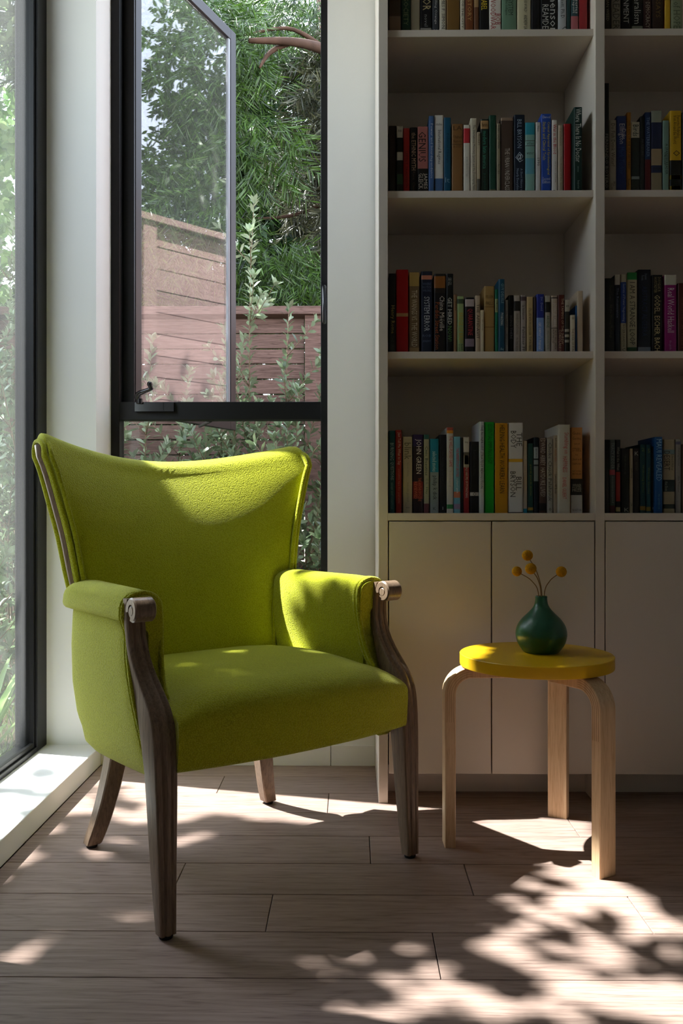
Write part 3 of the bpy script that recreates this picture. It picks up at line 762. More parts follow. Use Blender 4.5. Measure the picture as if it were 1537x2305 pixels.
BOOKS = [
('A1',105.9,139.5,193,0,'4a3428','brown book with a pale figure picture low on top shelf',[(0.72, 0.97, '7d6450')],[]),
('A1',140.7,166.8,187,0,'1e4434','dark green cloth book with faint gold lettering on top shelf',[],[('SOCIETY', 0.45, 0.85, '8a9a70', 0.5, 0.5, 'v')]),
('A1',168.1,193.0,168,0,'b5ab93','plain grey beige book without lettering on top shelf',[],[]),
('A1',194.2,226.5,205,0,'17171a','black book ending in bold letters DOOR on top shelf',[(0.9, 0.99, '9a9690')],[('INDOOR', 0.2, 0.66, 'c9b98a', 0.55, 0.7, 'v'), ('novel', 0.72, 0.88, 'a0a0a0', 0.5, 0.3, 'v')]),
('A1',227.8,246.4,186,0,'3a3d44','slate grey book with small white title on top shelf',[],[('Falling Orange', 0.4, 0.85, 'd8d8d8', 0.5, 0.45, 'v'), ('S', 0.9, 0.98, 'd8d8d8', 0.5, 0.9, 'v')]),
('A1',247.7,266.3,180,0,'d9d2c0','cream book with black author capitals on top shelf',[],[('JAMES F. SIMON', 0.35, 0.9, '2a2522', 0.5, 0.6, 'v')]),
('A1',267.6,304.8,192,0,'7a5a2c','wide plain mustard brown book on top shelf',[],[]),
('A1',306.1,318.5,173,0,'d8d0bc','thin cream book beside the mustard brown one on top shelf',[],[('TALES OF THE CITY', 0.2, 0.9, '5a4a3a', 0.5, 0.5, 'v')]),
('A1',319.8,343.4,198,0,'7a4426','rust brown book with worn spine on top shelf',[],[('HISTORY', 0.4, 0.8, 'c09a60', 0.5, 0.45, 'v')]),
('A1',344.6,358.3,173,0,'a5855c','thin tan book with brown blocks on top shelf',[(0.55, 0.95, '6a4630')],[]),
('A1',359.5,385.6,204,0,'101012','black book with yellow words THE LABEL on top shelf',[],[('BEYOND THE LABEL', 0.1, 0.66, 'e6c93a', 0.5, 0.62, 'v')]),
('A1',386.8,420.3,210,0,'e6e0d8','white book with two lines of red capitals on top shelf',[],[('BOB', 0.72, 0.87, 'b04a48', 0.72, 0.45, 'v'), ('WOODWARD', 0.5, 0.98, 'b04a48', 0.32, 0.45, 'v')]),
('A1',421.6,463.8,197,0,'6f8f78','wide sage green book about a SYSTEM on top shelf',[],[('SOVIET SYSTEM', 0.25, 0.72, '2c3a30', 0.6, 0.32, 'v'), ('the collapse', 0.5, 0.72, '2c3a30', 0.3, 0.22, 'v')]),
('A1',465.0,503.5,184,0,'3c4a48','dark book with a cream lettered stripe on top shelf',[(0.1, 0.98, 'c8c0a0')],[('WHOSE WORLD?', 0.4, 0.66, '2a2a2a', 0.6, 0.35, 'v'), ('ANDREW LANG', 0.7, 0.97, '2a2a2a', 0.6, 0.35, 'v')]),
('A1',504.7,529.5,159,0,'17161a','narrow plain black book beside the REAMDE book on top shelf',[],[]),
('A1',530.8,576.6,227,0,'0e0e10','thick black book titled REAMDE in grey capitals on top shelf',[],[('Stephenson', 0.25, 0.98, 'c9c9c5', 0.72, 0.62, 'v'), ('REAMDE', 0.63, 0.93, 'c9c9c5', 0.28, 0.38, 'v')]),
('A1',579.1,602.7,215,0,'b9bcc0','pale grey book with fine black lettering on top shelf',[],[('Marc Brackett, Ph.D.', 0.3, 0.8, '26262a', 0.5, 0.5, 'v'), ('C', 0.9, 0.98, '101010', 0.7, 0.8, 'h')]),
('A1',603.9,613.8,171,0,'1f3c3c','thin dark teal book on top shelf',[],[]),
('A1',615.0,636.1,183,0,'b0656a','pink book with two white edged teal panels on top shelf',[(0.45, 0.72, '2c4a50')],[('report', 0.45, 0.7, 'e0e0e0', 0.3, 0.35, 'v'), ('series', 0.45, 0.7, 'e0e0e0', 0.75, 0.35, 'v')]),
('A1',637.4,660.9,177,0,'93262c','plain crimson cloth book on top shelf',[],[]),
('A2',707.9,726.5,183,0,'1b1814','black book with grey title and pale foot on top shelf',[(0.93, 0.99, '888070')],[('BRIAN WEED', 0.4, 0.8, '8d8878', 0.5, 0.45, 'v')]),
('A2',727.7,753.7,195,0,'8d877c','grey book with capitals reading READER on top shelf',[],[('KY READER', 0.3, 0.93, '4a4640', 0.5, 0.7, 'v')]),
('A2',755.0,782.2,201,0,'15161b','black book with serif title on GOVERNMENT on top shelf',[],[('GOVERNMENT', 0.2, 0.85, 'c8c8c4', 0.5, 0.55, 'v')]),
('A2',784.7,815.6,188,0,'93998a','sage grey book with a black Liberalism panel on top shelf',[(0.1, 0.88, '16171a')],[('Liberalism', 0.3, 0.85, 'd0d0cc', 0.5, 0.6, 'v')]),
('A2',816.8,840.3,170,0,'3a1f1e','maroon book with pale block capitals on top shelf',[],[('DEEP DEMOCRACY', 0.3, 0.9, 'b5a898', 0.5, 0.5, 'v')]),
('A2',841.6,873.7,182,0,'33211a','dark brown leather look book on top shelf',[],[('ESSAYS', 0.4, 0.75, '7d6238', 0.5, 0.4, 'v')]),
('A2',876.2,892.2,182,0,'c23a2c','thin red book with a yellow foot on top shelf',[(0.42, 0.99, 'd9ae32')],[]),
('A2',893.5,925.6,200,0,'97a083','sage book ending in word HOPE on top shelf',[],[('CITY of HOPE', 0.3, 0.93, '5f6a52', 0.5, 0.6, 'v')]),
('B1',106.3,127.5,197,10,'2a1714','near black brown book at the bay edge by the window on second shelf',[],[]),
('B1',128.3,145.7,192,0,'1d1d1c','black and white book with a green hill drawing on second shelf',[(0.0, 0.17, 'd8d2c2'), (0.38, 0.5, 'c9c4b4'), (0.7, 0.85, '38503a')],[('FW', 0.03, 0.12, '1a1a1a', 0.5, 0.7, 'h')]),
('B1',146.9,164.3,186,0,'a8221f','bright red paperback next to black ETHNIC book on second shelf',[],[('LEFTIST TRADITION', 0.35, 0.9, '5a1412', 0.5, 0.4, 'v')]),
('B1',165.6,185.5,188,0,'0f0e0e','black book titled the ETHNIC MYTH on second shelf',[],[('the ETHNIC MYTH', 0.08, 0.64, 'c8a98c', 0.5, 0.6, 'v'), ('Race, Class', 0.66, 0.95, '5a4a40', 0.5, 0.4, 'v')]),
('B1',186.7,216.6,190,0,'17130f','black book with a pink panel reading GENIUS on second shelf',[(0.0, 0.62, 'b9736a')],[('GENIUS', 0.08, 0.52, '1f1512', 0.42, 0.68, 'v'), ('JAMES', 0.69, 0.92, 'd8cdbc', 0.7, 0.42, 'v'), ('GLEICK', 0.69, 0.92, 'd8cdbc', 0.3, 0.42, 'v')]),
('B1',217.5,232.4,218,-4,'46689c','slim blue book about Power and Interdependence on second shelf',[],[('Power and Interdependence', 0.05, 0.85, 'c9d4e4', 0.5, 0.6, 'v')]),
('B1',234.0,258.9,222,0,'dcd8d0','white book titled International Regimes with blue foot on second shelf',[(0.8, 1.0, '4a6a94')],[('International Regimes', 0.19, 0.62, '2a2a30', 0.5, 0.5, 'v'), ('studies', 0.09, 0.14, '3a3a3a', 0.5, 0.3, 'h')]),
('B1',260.1,280.0,215,0,'14506e','teal blue cloth book with dark lettering on second shelf',[],[('Political Change', 0.1, 0.7, '0d2c40', 0.5, 0.4, 'v'), ('lt', 0.78, 0.85, '7da0b4', 0.5, 0.7, 'h')]),
('B1',282.5,313.5,197,0,'8a6238','wide tan brown cloth book with stamped lines on second shelf',[(0.285, 0.295, '5c3e22')],[('LA', 0.03, 0.09, '4f341c', 0.5, 0.4, 'h'), ('United', 0.16, 0.21, '4f341c', 0.5, 0.3, 'h'), ('Nations', 0.22, 0.27, '4f341c', 0.5, 0.3, 'h'), ('in 1950', 0.3, 0.34, '4f341c', 0.5, 0.28, 'h')]),
('B1',315.4,333.4,194,0,'dcd6c8','white paperback with a small red label on second shelf',[(0.05, 0.26, 'c23038')],[('an introduction to logic', 0.46, 0.75, '8a8680', 0.5, 0.35, 'v')]),
('B1',334.7,352.1,213,0,'cfc4ae','cream book on the International Monetary System on second shelf',[],[('The International Monetary System and the Developing Nations', 0.09, 0.99, '33291f', 0.5, 0.52, 'v')]),
('B1',352.9,361.5,173,-3,'b9a88a','slim cream pamphlet with a picture foot on second shelf',[(0.76, 1.0, '5a5348')],[('MOSLEY', 0.03, 0.22, '2c241c', 0.5, 0.7, 'v')]),
('B1',363.2,385.6,210,0,'1c2a22','dark green book titled modern latin america on second shelf',[(0.02, 0.13, 'b0895a')],[('latin', 0.05, 0.1, '3a2a18', 0.5, 0.4, 'h'), ('modern latin america', 0.16, 0.66, '4a9a82', 0.5, 0.5, 'v'), ('peoples', 0.7, 0.96, '2c5a50', 0.5, 0.4, 'v')]),
('B1',386.8,406.7,221,0,'1d4434','tall plain bottle green hardback on second shelf',[(0.94, 1.0, '6d6142')],[]),
('B1',408.2,417.5,197,-2,'9a9078','slim beige booklet beside the bottle green hardback on second shelf',[],[('RISING CALIFORNIA', 0.02, 0.36, '3a332a', 0.5, 0.55, 'v'), ('NOTES', 0.58, 0.72, '3a332a', 0.5, 0.5, 'v')]),
('B1',419.1,453.9,214,0,'4b3a30','brown book titled THE URBAN UNDERCLASS on second shelf',[(0.0, 0.04, '8a7460')],[('THE URBAN UNDERCLASS', 0.4, 0.95, 'd0c6b8', 0.52, 0.5, 'v')]),
('B1',456.3,486.1,222,0,'0e1a2c','navy book with a white moon face emblem on second shelf',[],[('BILL BRYSON', 0.06, 0.42, '9fb0c4', 0.5, 0.42, 'v'), ('A Short History of', 0.68, 0.97, '9fb0c4', 0.66, 0.28, 'v'), ('Nearly Everything', 0.68, 0.97, '9fb0c4', 0.3, 0.28, 'v'), ('@', 0.47, 0.6, 'c8d4dc', 0.5, 0.9, 'h')]),
('B1',487.4,514.6,200,0,'86b0a6','mint book with turquoise patches on second shelf',[(0.0, 0.17, '2a90a4'), (0.25, 0.26, '54605a'), (0.32, 0.33, '54605a'), (0.5, 0.72, '5f9fb0')],[('atlas', 0.27, 0.31, '3a4a48', 0.5, 0.35, 'h'), ('water', 0.41, 0.45, '3a4a48', 0.5, 0.35, 'h')]),
('B1',517.1,530.8,201,0,'cfccc8','slim white book with number 1990 on second shelf',[],[('Wilson', 0.05, 0.13, '2a2a2a', 0.5, 0.45, 'v'), ('1990', 0.5, 0.61, '1c1c1c', 0.5, 0.75, 'v')]),
('B1',532.0,560.5,224,0,'2347a0','royal blue textbook with yellow title lines on second shelf',[],[('Elwood', 0.02, 0.06, 'c8cce0', 0.5, 0.24, 'h'), ('Critical Appraisal of Epidemiological', 0.1, 0.76, 'd2c23c', 0.7, 0.3, 'v'), ('Studies and Clinical Trials', 0.1, 0.58, 'd2c23c', 0.3, 0.3, 'v'), ('Second', 0.79, 0.83, 'd0d4e4', 0.5, 0.2, 'h'), ('Edition', 0.83, 0.87, 'd0d4e4', 0.5, 0.2, 'h')]),
('B1',561.8,577.9,207,0,'dcd6ce','white book titled War in the Blood on second shelf',[],[('War in the Blood', 0.06, 0.46, 'c22a26', 0.5, 0.62, 'v'), ('sex politics and health', 0.49, 0.92, '8a5a58', 0.6, 0.25, 'v'), ('B', 0.95, 0.99, '1a1a1a', 0.5, 0.5, 'h')]),
('B1',579.1,594.0,192,0,'bcae98','beige book with faint brown lettering on second shelf',[],[('translations', 0.04, 0.3, '8d7a60', 0.5, 0.45, 'v'), ('The House of the Spirits', 0.43, 0.98, '8d7a60', 0.5, 0.4, 'v')]),
('B1',595.2,616.3,196,0,'a3141c','plain scarlet hardback beside dark green manual on second shelf',[],[]),
('B1',617.3,640.0,231,-25,'0f2c26','tall dark green manual Where There Is No Doctor on second shelf',[],[('Where There Is No Doctor', 0.02, 0.66, 'd8dcd4', 0.5, 0.72, 'v'), ('david werner', 0.71, 0.78, '9ab0a8', 0.5, 0.35, 'v'), ('hesperian', 0.88, 0.98, '9ab0a8', 0.5, 0.35, 'v')]),
('B2',707.9,721.6,309,0,'0a0a0b','very tall black book taller than its row on second shelf',[],[('FERNANDO BOTERO', 0.46, 0.95, '7c7870', 0.5, 0.6, 'v')]),
('B2',722.8,741.4,206,0,'a79e8c','beige book asking Do Fish Drink Water on second shelf',[],[('Do Fish Drink Water?', 0.05, 0.63, '4f4a40', 0.5, 0.6, 'v'), ('BILL', 0.84, 0.9, '3a362e', 0.7, 0.3, 'v'), ('McLAIN', 0.86, 0.95, '3a362e', 0.3, 0.3, 'v')]),
('B2',742.6,769.8,217,0,'1a2f6a','navy book with big pale slanted name on second shelf',[],[('Ellington', 0.1, 0.36, 'c4c2cc', 0.45, 0.7, 'v'), ('Duke', 0.17, 0.3, 'c4c2cc', 0.75, 0.4, 'v'), ('Mark Tucker', 0.4, 0.75, '38508c', 0.5, 0.5, 'v')]),
('B2',771.1,782.2,227,0,'b5782a','slim orange book on the SELF ABSORBED on second shelf',[],[('CHILDREN OF THE SELF-ABSORBED', 0.1, 0.7, '3a2410', 0.5, 0.6, 'v'), ('Brown', 0.82, 0.9, '3a2410', 0.5, 0.5, 'v')]),
('B2',783.4,806.9,200,0,'2c3434','slate book with white label reading Birds on second shelf',[(0.0, 0.22, 'c4beac'), (0.76, 0.8, '8a9494')],[('Birds', 0.04, 0.2, '1f3a34', 0.5, 0.68, 'v')]),
('B2',808.2,819.9,216,0,'26282b','slim charcoal book beside the Birds book on second shelf',[],[('MUSEUM', 0.3, 0.5, '54565a', 0.5, 0.5, 'v')]),
('B2',821.2,837.9,227,0,'1a3058','slim navy book with dark red lower half on second shelf',[(0.58, 1.0, '5e1a1e')],[('THE WATERBEARER', 0.06, 0.55, '7f95bc', 0.5, 0.5, 'v')]),
('B2',839.1,868.8,231,0,'232a4a','dark blue art book with tan collage on second shelf',[(0.0, 0.14, '8d9282'), (0.46, 0.66, 'a08c6e'), (0.75, 1.0, '94886c')],[('ANIMAL', 0.66, 0.74, '181a1c', 0.5, 0.4, 'h')]),
('B2',870.6,888.5,204,0,'7d9a8c','pale green book titled A SPANISH READER on second shelf',[],[('A SPANISH READER', 0.32, 0.74, '26302a', 0.6, 0.42, 'v'), ('CROSS', 0.42, 0.62, '26302a', 0.3, 0.3, 'v')]),
('B2',891.0,923.1,231,0,'d1a522','yellow folktales book with a black foot on second shelf',[(0.6, 1.0, '14140f'), (0.78, 0.83, 'd1b52a'), (0.91, 0.96, 'd1b52a')],[('Favorite Folktales', 0.06, 0.33, '3a300c', 0.72, 0.3, 'v'), ('from Around the World', 0.06, 0.4, '3a300c', 0.42, 0.3, 'v'), ('O', 0.48, 0.55, '3a300c', 0.55, 0.6, 'h')]),
('B2',925.0,945.4,227,0,'1a1a1e','black book beside the yellow folktales book on second shelf',[],[]),
('C1',105.9,125.8,224,0,'121212','black book with a gold handwritten signature on third shelf',[],[('Henry Rome', 0.4, 0.75, 'b09a58', 0.5, 0.7, 'v'), ('THE SIREN', 0.78, 0.98, '3a3a34', 0.5, 0.4, 'v')]),
('C1',127.0,160.6,235,0,'b00c14','wide bright red book with a small tan hand on third shelf',[(0.52, 0.56, 'c9a070')],[]),
('C1',163.1,191.7,227,0,'7a6248','brown book titled THE WANGS VS. THE WORLD on third shelf',[(0.0, 0.17, 'b89a58'), (0.93, 1.0, 'a0845a')],[('THE WANGS VS. THE WORLD', 0.22, 0.92, 'd8ccb0', 0.5, 0.6, 'v')]),
('C1',196.7,227.8,230,0,'151d34','navy book titled SYSTEM ERROR on third shelf',[(0.05, 0.1, 'c07860')],[('SYSTEM ERROR', 0.31, 0.73, 'c8ccd4', 0.5, 0.5, 'v'), ('WHERE', 0.14, 0.17, '5f6884', 0.5, 0.28, 'h'), ('BIG TECH', 0.18, 0.21, '5f6884', 0.5, 0.25, 'h'), ('WRONG', 0.22, 0.25, '5f6884', 0.5, 0.28, 'h'), ('ROB', 0.77, 0.8, '5f6884', 0.5, 0.28, 'h'), ('JEREMY', 0.84, 0.87, '5f6884', 0.5, 0.25, 'h')]),
('C1',232.8,265.1,223,0,'151213','black fantasy book with an orange shape on top on third shelf',[(0.03, 0.18, '8a5220'), (0.18, 0.24, '241a14')],[('China Miéville', 0.28, 0.72, 'd0c8bc', 0.68, 0.42, 'v'), ('Perdido Street Station', 0.36, 0.95, 'b05a34', 0.28, 0.38, 'v')]),
('C1',266.9,286.2,223,0,'0f100f','black book saying GET HIRED NOW on third shelf',[],[('GET HIRED', 0.3, 0.64, 'd0d0c8', 0.5, 0.66, 'v'), ('NOW!', 0.66, 0.85, '5a8a4e', 0.5, 0.66, 'v'), ('SIEGEL', 0.05, 0.15, 'b0b0a8', 0.5, 0.5, 'v')]),
('C1',287.5,296.2,165,0,'8d6a48','slim brown paperback beside GET HIRED NOW book on third shelf',[],[('poems', 0.1, 0.3, '3a2a18', 0.5, 0.5, 'v')]),
('C1',297.4,316.0,160,0,'97ad74','light green book titled BRIDGE OF BIRDS on third shelf',[(0.05, 0.13, '3a4a34')],[('BRIDGE OF BIRDS', 0.29, 0.82, 'c0a030', 0.55, 0.58, 'v'), ('BARRY', 0.84, 0.98, '3a4a34', 0.7, 0.3, 'v'), ('HUGHART', 0.84, 0.98, '3a4a34', 0.3, 0.3, 'v')]),
('C1',319.8,345.8,156,0,'151116','black book with red capitals QUARANTINE on third shelf',[(0.03, 0.16, 'b8a8a4'), (0.74, 0.88, '8a7884')],[('QUARANTINE', 0.2, 0.68, 'b83a44', 0.5, 0.6, 'v')]),
('C1',348.3,362.0,162,0,'c4ae92','beige book titled THE AFFIDAVIT on third shelf',[],[('THE AFFIDAVIT', 0.15, 0.75, '2c2018', 0.5, 0.7, 'v')]),
('C1',362.6,371.3,120,-4,'cbbc9e','short slim cream booklet on third shelf',[],[('an essay', 0.1, 0.6, '8a7a60', 0.5, 0.5, 'v')]),
('C1',373.2,401.7,188,0,'a4834e','tall book with a pale wood grain cover on third shelf',[(0.3, 0.32, '8a6a3c'), (0.6, 0.62, '8a6a3c')],[('FELLER', 0.12, 0.2, '5c4424', 0.5, 0.4, 'h'), ('FALLS', 0.22, 0.29, '5c4424', 0.5, 0.4, 'h')]),
('C1',403.6,411.7,179,0,'1e7a5a','slim emerald green booklet on third shelf',[(0.15, 0.36, 'a8b47a')],[('CIRCLES', 0.17, 0.34, '202a20', 0.5, 0.5, 'v'), ('the wonder', 0.42, 0.9, '145038', 0.5, 0.5, 'v')]),
('C1',411.8,428.5,205,-10,'14465e','tall teal graphic novel with white capitals on third shelf',[],[('GUY DELISLE', 0.06, 0.33, '8fb4c0', 0.6, 0.45, 'v'), ('PYONGYANG', 0.46, 0.63, 'dde4e2', 0.5, 0.6, 'v'), ('d&q', 0.93, 0.98, '9fc0c8', 0.5, 0.3, 'h')]),
('C1',431.5,439.6,149,0,'a8a8a4','slim grey book titled ON TYRANNY on third shelf',[],[('ON TYRANNY', 0.2, 0.52, '2a2a2a', 0.5, 0.62, 'v'), ('twenty lessons', 0.6, 0.88, '4a4a4a', 0.5, 0.4, 'v')]),
('C1',441.9,456.2,164,6,'101014','small black book beside ON TYRANNY on third shelf',[],[('BEING THERE', 0.35, 0.75, '6a6a74', 0.5, 0.5, 'v')]),
('C1',456.3,473.7,162,0,'a89c90','grey beige book with a black oval on third shelf',[(0.1, 0.27, '26221e')],[('INVESTIGATIONS', 0.32, 0.68, '6a5c50', 0.5, 0.4, 'v'), ('the little animal', 0.73, 0.97, '6a5c50', 0.5, 0.35, 'v')]),
('C1',475.6,489.8,163,0,'a59a92','pale grey book with a dark square on top on third shelf',[(0.03, 0.1, '4a3438')],[('la tentation', 0.18, 0.42, '2c2626', 0.5, 0.55, 'v'), ('Falmbier FF', 0.55, 0.97, '2c2626', 0.5, 0.62, 'v')]),
('C1',491.7,509.7,158,0,'c2a878','tan STILL LIFE WITH WOODPECKER paperback on third shelf',[],[('STILL LIFE WITH WOODPECKER', 0.2, 0.68, '3a2c14', 0.5, 0.42, 'v'), ('TOM ROBBINS', 0.71, 0.96, '3a2c14', 0.5, 0.42, 'v')]),
('C1',511.5,517.1,158,0,'3c2c2c','very thin dark brown booklet on third shelf',[],[]),
('C1',519.0,540.7,165,0,'1f2c84','blue cat owner manual with light blue lower half on third shelf',[(0.4, 1.0, '7d9cd4')],[("cat owner's manual", 0.48, 0.94, 'e0e4ec', 0.5, 0.5, 'v'), ('Dr. David', 0.05, 0.28, '98a4d0', 0.65, 0.25, 'v')]),
('C1',543.2,558.0,161,0,'aea698','grey paperback with a dark oval high up on third shelf',[(0.11, 0.29, '1c1c18')],[('ARSENE', 0.35, 0.56, '4a6a54', 0.5, 0.6, 'v'), ('the blonde lady', 0.6, 0.95, '4a6a54', 0.5, 0.35, 'v')]),
('C1',560.5,577.9,161,0,'b5a494','beige spy paperback with a red edge on third shelf',[(0.03, 0.05, '3a302c'), (0.56, 0.57, '3a302c')],[('JOHN LE CARRE', 0.13, 0.54, 'dcd4cc', 0.5, 0.6, 'v'), ('THE SPY WHO CAME IN', 0.59, 0.93, '261e1c', 0.66, 0.3, 'v'), ('FROM THE COLD', 0.59, 0.83, '261e1c', 0.3, 0.3, 'v')]),
('C1',579.1,597.1,163,0,'4e1a12','oxblood book titled TAMING OF THE SHREW on third shelf',[],[('THE TAMING OF THE SHREW', 0.06, 0.85, 'c4a890', 0.68, 0.36, 'v'), ('CORIOLANUS', 0.6, 0.98, 'c4a890', 0.3, 0.36, 'v')]),
('C1',598.3,611.3,149,0,'2c2a22','black book with white dotted blocks on third shelf',[(0.0, 0.22, 'b8b0a0'), (0.55, 0.6, 'a8a08e'), (0.65, 0.7, 'a8a08e'), (0.75, 0.8, 'a8a08e')],[('KM', 0.07, 0.17, '1c1c18', 0.5, 0.7, 'h')]),
('C1',612.8,625.8,106,-4,'c4b8a2','short cream book THE IDEA OF FUN on third shelf',[],[('THE IDEA OF FUN', 0.36, 0.96, '6a5a44', 0.5, 0.5, 'v'), ('II', 0.06, 0.12, '6a5a44', 0.5, 0.5, 'h')]),
('C1',629.1,632.8,134,4,'1e5a9a','very thin bright blue booklet on third shelf',[],[]),
('C1',633.0,648.5,174,0,'c0ac94','beige book standing last before the divider on third shelf',[],[]),
('C2',709.2,736.4,209,0,'0e0e0f','wide black book with dim grey lettering on third shelf',[],[('All the Wrong Mornings', 0.35, 0.8, '4a463e', 0.6, 0.32, 'v'), ('David Lewis', 0.1, 0.3, '4a463e', 0.6, 0.25, 'v')]),
('C2',737.6,752.5,219,0,'1a2234','slim navy book with a black and white picture on third shelf',[(0.0, 0.13, 'b8b4a8')],[('The Renaissance', 0.17, 0.55, '8088a0', 0.5, 0.4, 'v')]),
('C2',753.7,769.8,220,0,'b0a890','cream negotiating book with royal blue middle on third shelf',[(0.1, 0.62, '22408c')],[('Secrets of Power Negotiating', 0.12, 0.6, 'a8b4d4', 0.5, 0.55, 'v'), ('ROGER DAWSON', 0.64, 0.92, '3a362c', 0.5, 0.4, 'v'), ('C', 0.94, 0.98, '1a1a1a', 0.5, 0.6, 'h')]),
('C2',772.3,799.5,225,0,'b4ac90','cream book I AM A STRANGE LOOP on third shelf',[(0.0, 0.09, '2c8a44'), (0.93, 1.0, '1f4a30')],[('I AM A STRANGE LOOP', 0.12, 0.9, '3a3a34', 0.5, 0.55, 'v')]),
('C2',802.0,837.9,233,0,'0f1524','thick navy textbook ABSTRACT ALGEBRA on third shelf',[(0.93, 0.98, '7a8494')],[('ABSTRACT ALGEBRA', 0.2, 0.8, '243050', 0.5, 0.4, 'v'), ('Dummit', 0.05, 0.12, '8a94a8', 0.6, 0.25, 'v'), ('Foote', 0.07, 0.13, '8a94a8', 0.35, 0.25, 'v')]),
('C2',840.9,870.0,218,0,'100f0d','black book with huge tan block capitals on third shelf',[],[('GÖDEL, ESCHER, BACH', 0.26, 0.98, 'ccb98c', 0.5, 0.7, 'v'), ('DOUGLAS R.', 0.03, 0.22, 'a89870', 0.68, 0.28, 'v'), ('HOFSTADTER', 0.03, 0.23, 'a89870', 0.32, 0.28, 'v')]),
('C2',876.2,909.6,218,0,'8a1468','magenta programming book Real World Haskell on third shelf',[(0.0, 0.13, 'c4bfae')],[('Real World Haskell', 0.17, 0.74, 'd8c0cc', 0.5, 0.55, 'v'), ('the guide', 0.84, 0.96, 'c090b0', 0.45, 0.25, 'v')]),
('C2',913.3,942.9,195,0,'4e211a','dark red brown book with carved capitals on third shelf',[],[('WHAT STORY', 0.2, 0.55, '7a4434', 0.5, 0.4, 'v'), ('ATHIEST', 0.6, 0.95, '7a4434', 0.5, 0.4, 'v')]),
('D1',105.9,123.3,231,0,'10464c','dark teal book with pale comb like capitals on bottom shelf',[],[('BURNING', 0.15, 0.36, '9cb8b4', 0.5, 0.75, 'v'), ('QUESTIONS', 0.38, 0.6, '9cb8b4', 0.5, 0.75, 'v'), ('essays and occasional', 0.63, 0.95, '7d9c98', 0.5, 0.45, 'v')]),
('D1',124.5,142.0,233,0,'9c2a22','brick red book Just Tell Me What to Say on bottom shelf',[],[('Just Tell Me What to Say', 0.03, 0.42, 'dcc0a8', 0.55, 0.6, 'v'), ('sensible tips for parents', 0.45, 0.9, 'c08a78', 0.55, 0.35, 'v')]),
('D1',145.7,171.8,214,0,'b9ae96','cream book titled blink in large grey letters on bottom shelf',[],[('blink', 0.08, 0.3, '6a6458', 0.5, 0.85, 'v'), ('the power of thinking', 0.34, 0.52, '948c7c', 0.5, 0.35, 'v'), ('malcolm gladwell', 0.6, 0.85, '948c7c', 0.5, 0.35, 'v'), ('l', 0.9, 0.96, '948c7c', 0.5, 0.4, 'v')]),
('D1',173.1,202.3,220,0,'23131e','dark plum hardback with huge white capitals on bottom shelf',[(0.0, 0.15, '2a1a44'), (0.6, 0.82, '7a201c')],[('JOHN GREEN', 0.06, 0.5, 'e0d4cc', 0.5, 0.62, 'v'), ('THE ANTHROPOCENE', 0.55, 0.85, 'c86a50', 0.66, 0.3, 'v'), ('REVIEWED', 0.6, 0.82, 'c86a50', 0.28, 0.3, 'v')]),
('D1',204.2,219.1,220,0,'a8a486','slim cream green Civic Beauties book on bottom shelf',[(0.0, 0.06, '2a5a50'), (0.88, 1.0, '6a3a40')],[('Civic Beauties', 0.15, 0.52, '2a4a3c', 0.5, 0.8, 'v'), ('C.L. Hay', 0.56, 0.76, '4a6a50', 0.5, 0.6, 'v')]),
('D1',221.6,245.8,208,0,'8a9490','grey book with turquoise selected stories top on bottom shelf',[(0.0, 0.45, '1a7a90')],[('selected stories', 0.17, 0.44, 'c4dcd8', 0.5, 0.55, 'v'), ('philip k dick', 0.5, 0.82, '1c2426', 0.5, 0.6, 'v'), ('K', 0.92, 0.96, '3a4444', 0.5, 0.3, 'h')]),
('D1',248.0,266.7,220,3,'15161c','black book beside the selected stories book on bottom shelf',[],[('the winds quarter', 0.1, 0.7, '34363e', 0.5, 0.4, 'v'), ('I', 0.92, 0.96, 'a0a0a8', 0.5, 0.4, 'h')]),
('D1',268.2,286.8,240,0,'c8c4bc','white book THE WELL-PLAYED GAME with coloured cap on bottom shelf',[(0.0, 0.035, 'a0463a'), (0.035, 0.07, 'd08a2a'), (0.9, 0.95, '3c8a4c')],[('THE WELL-PLAYED GAME', 0.1, 0.46, 'b8322c', 0.6, 0.45, 'v'), ('bernard', 0.5, 0.7, 'b0aca4', 0.5, 0.35, 'v')]),
('D1',288.1,306.7,214,0,'6ea8bc','sky blue PLAYGROUND book with pink patches on bottom shelf',[(0.72, 0.8, 'c87858'), (0.88, 0.95, '9484a0')],[('THE INFINITE PLAYGROUND', 0.15, 0.53, 'c02c38', 0.55, 0.6, 'v'), ("a player's guide", 0.55, 0.74, 'e4e8e4', 0.5, 0.4, 'v')]),
('D1',308.0,313.5,211,0,'18181a','very thin black booklet on the bottom row on bottom shelf',[],[]),
('D1',314.8,331.6,213,0,'8c1c20','red AQUARIUMS book with a photographed child on bottom shelf',[(0.0, 0.2, 'c8c0b4'), (0.2, 0.36, '5a5248'), (0.24, 0.4, 'a49a88')],[('AQUARIUMS OF PYONGYANG', 0.4, 0.8, 'dcc8bc', 0.5, 0.5, 'v'), ('kang', 0.04, 0.1, '3a3630', 0.5, 0.4, 'h')]),
('D1',333.4,358.3,200,0,'121215','black book with one white band marked O on bottom shelf',[(0.71, 0.76, 'c0b8b4')],[('O', 0.71, 0.76, '1c1c1c', 0.5, 0.4, 'h'), ('Revolution from Within', 0.12, 0.48, '3c3c40', 0.5, 0.35, 'v')]),
('D1',358.3,370.7,255,-12,'c4c8c8','tall pale grey NONPROFIT STRATEGY book on bottom shelf',[],[('THE NONPROFIT STRATEGY REVOLUTION', 0.04, 0.73, '26282a', 0.5, 0.6, 'v')]),
('D1',373.2,399.8,254,-8,'0e9a24','bright green immunology textbook on bottom shelf',[],[('ESSENTIAL IMMUNOLOGY', 0.03, 0.46, '0a4a14', 0.55, 0.5, 'v')]),
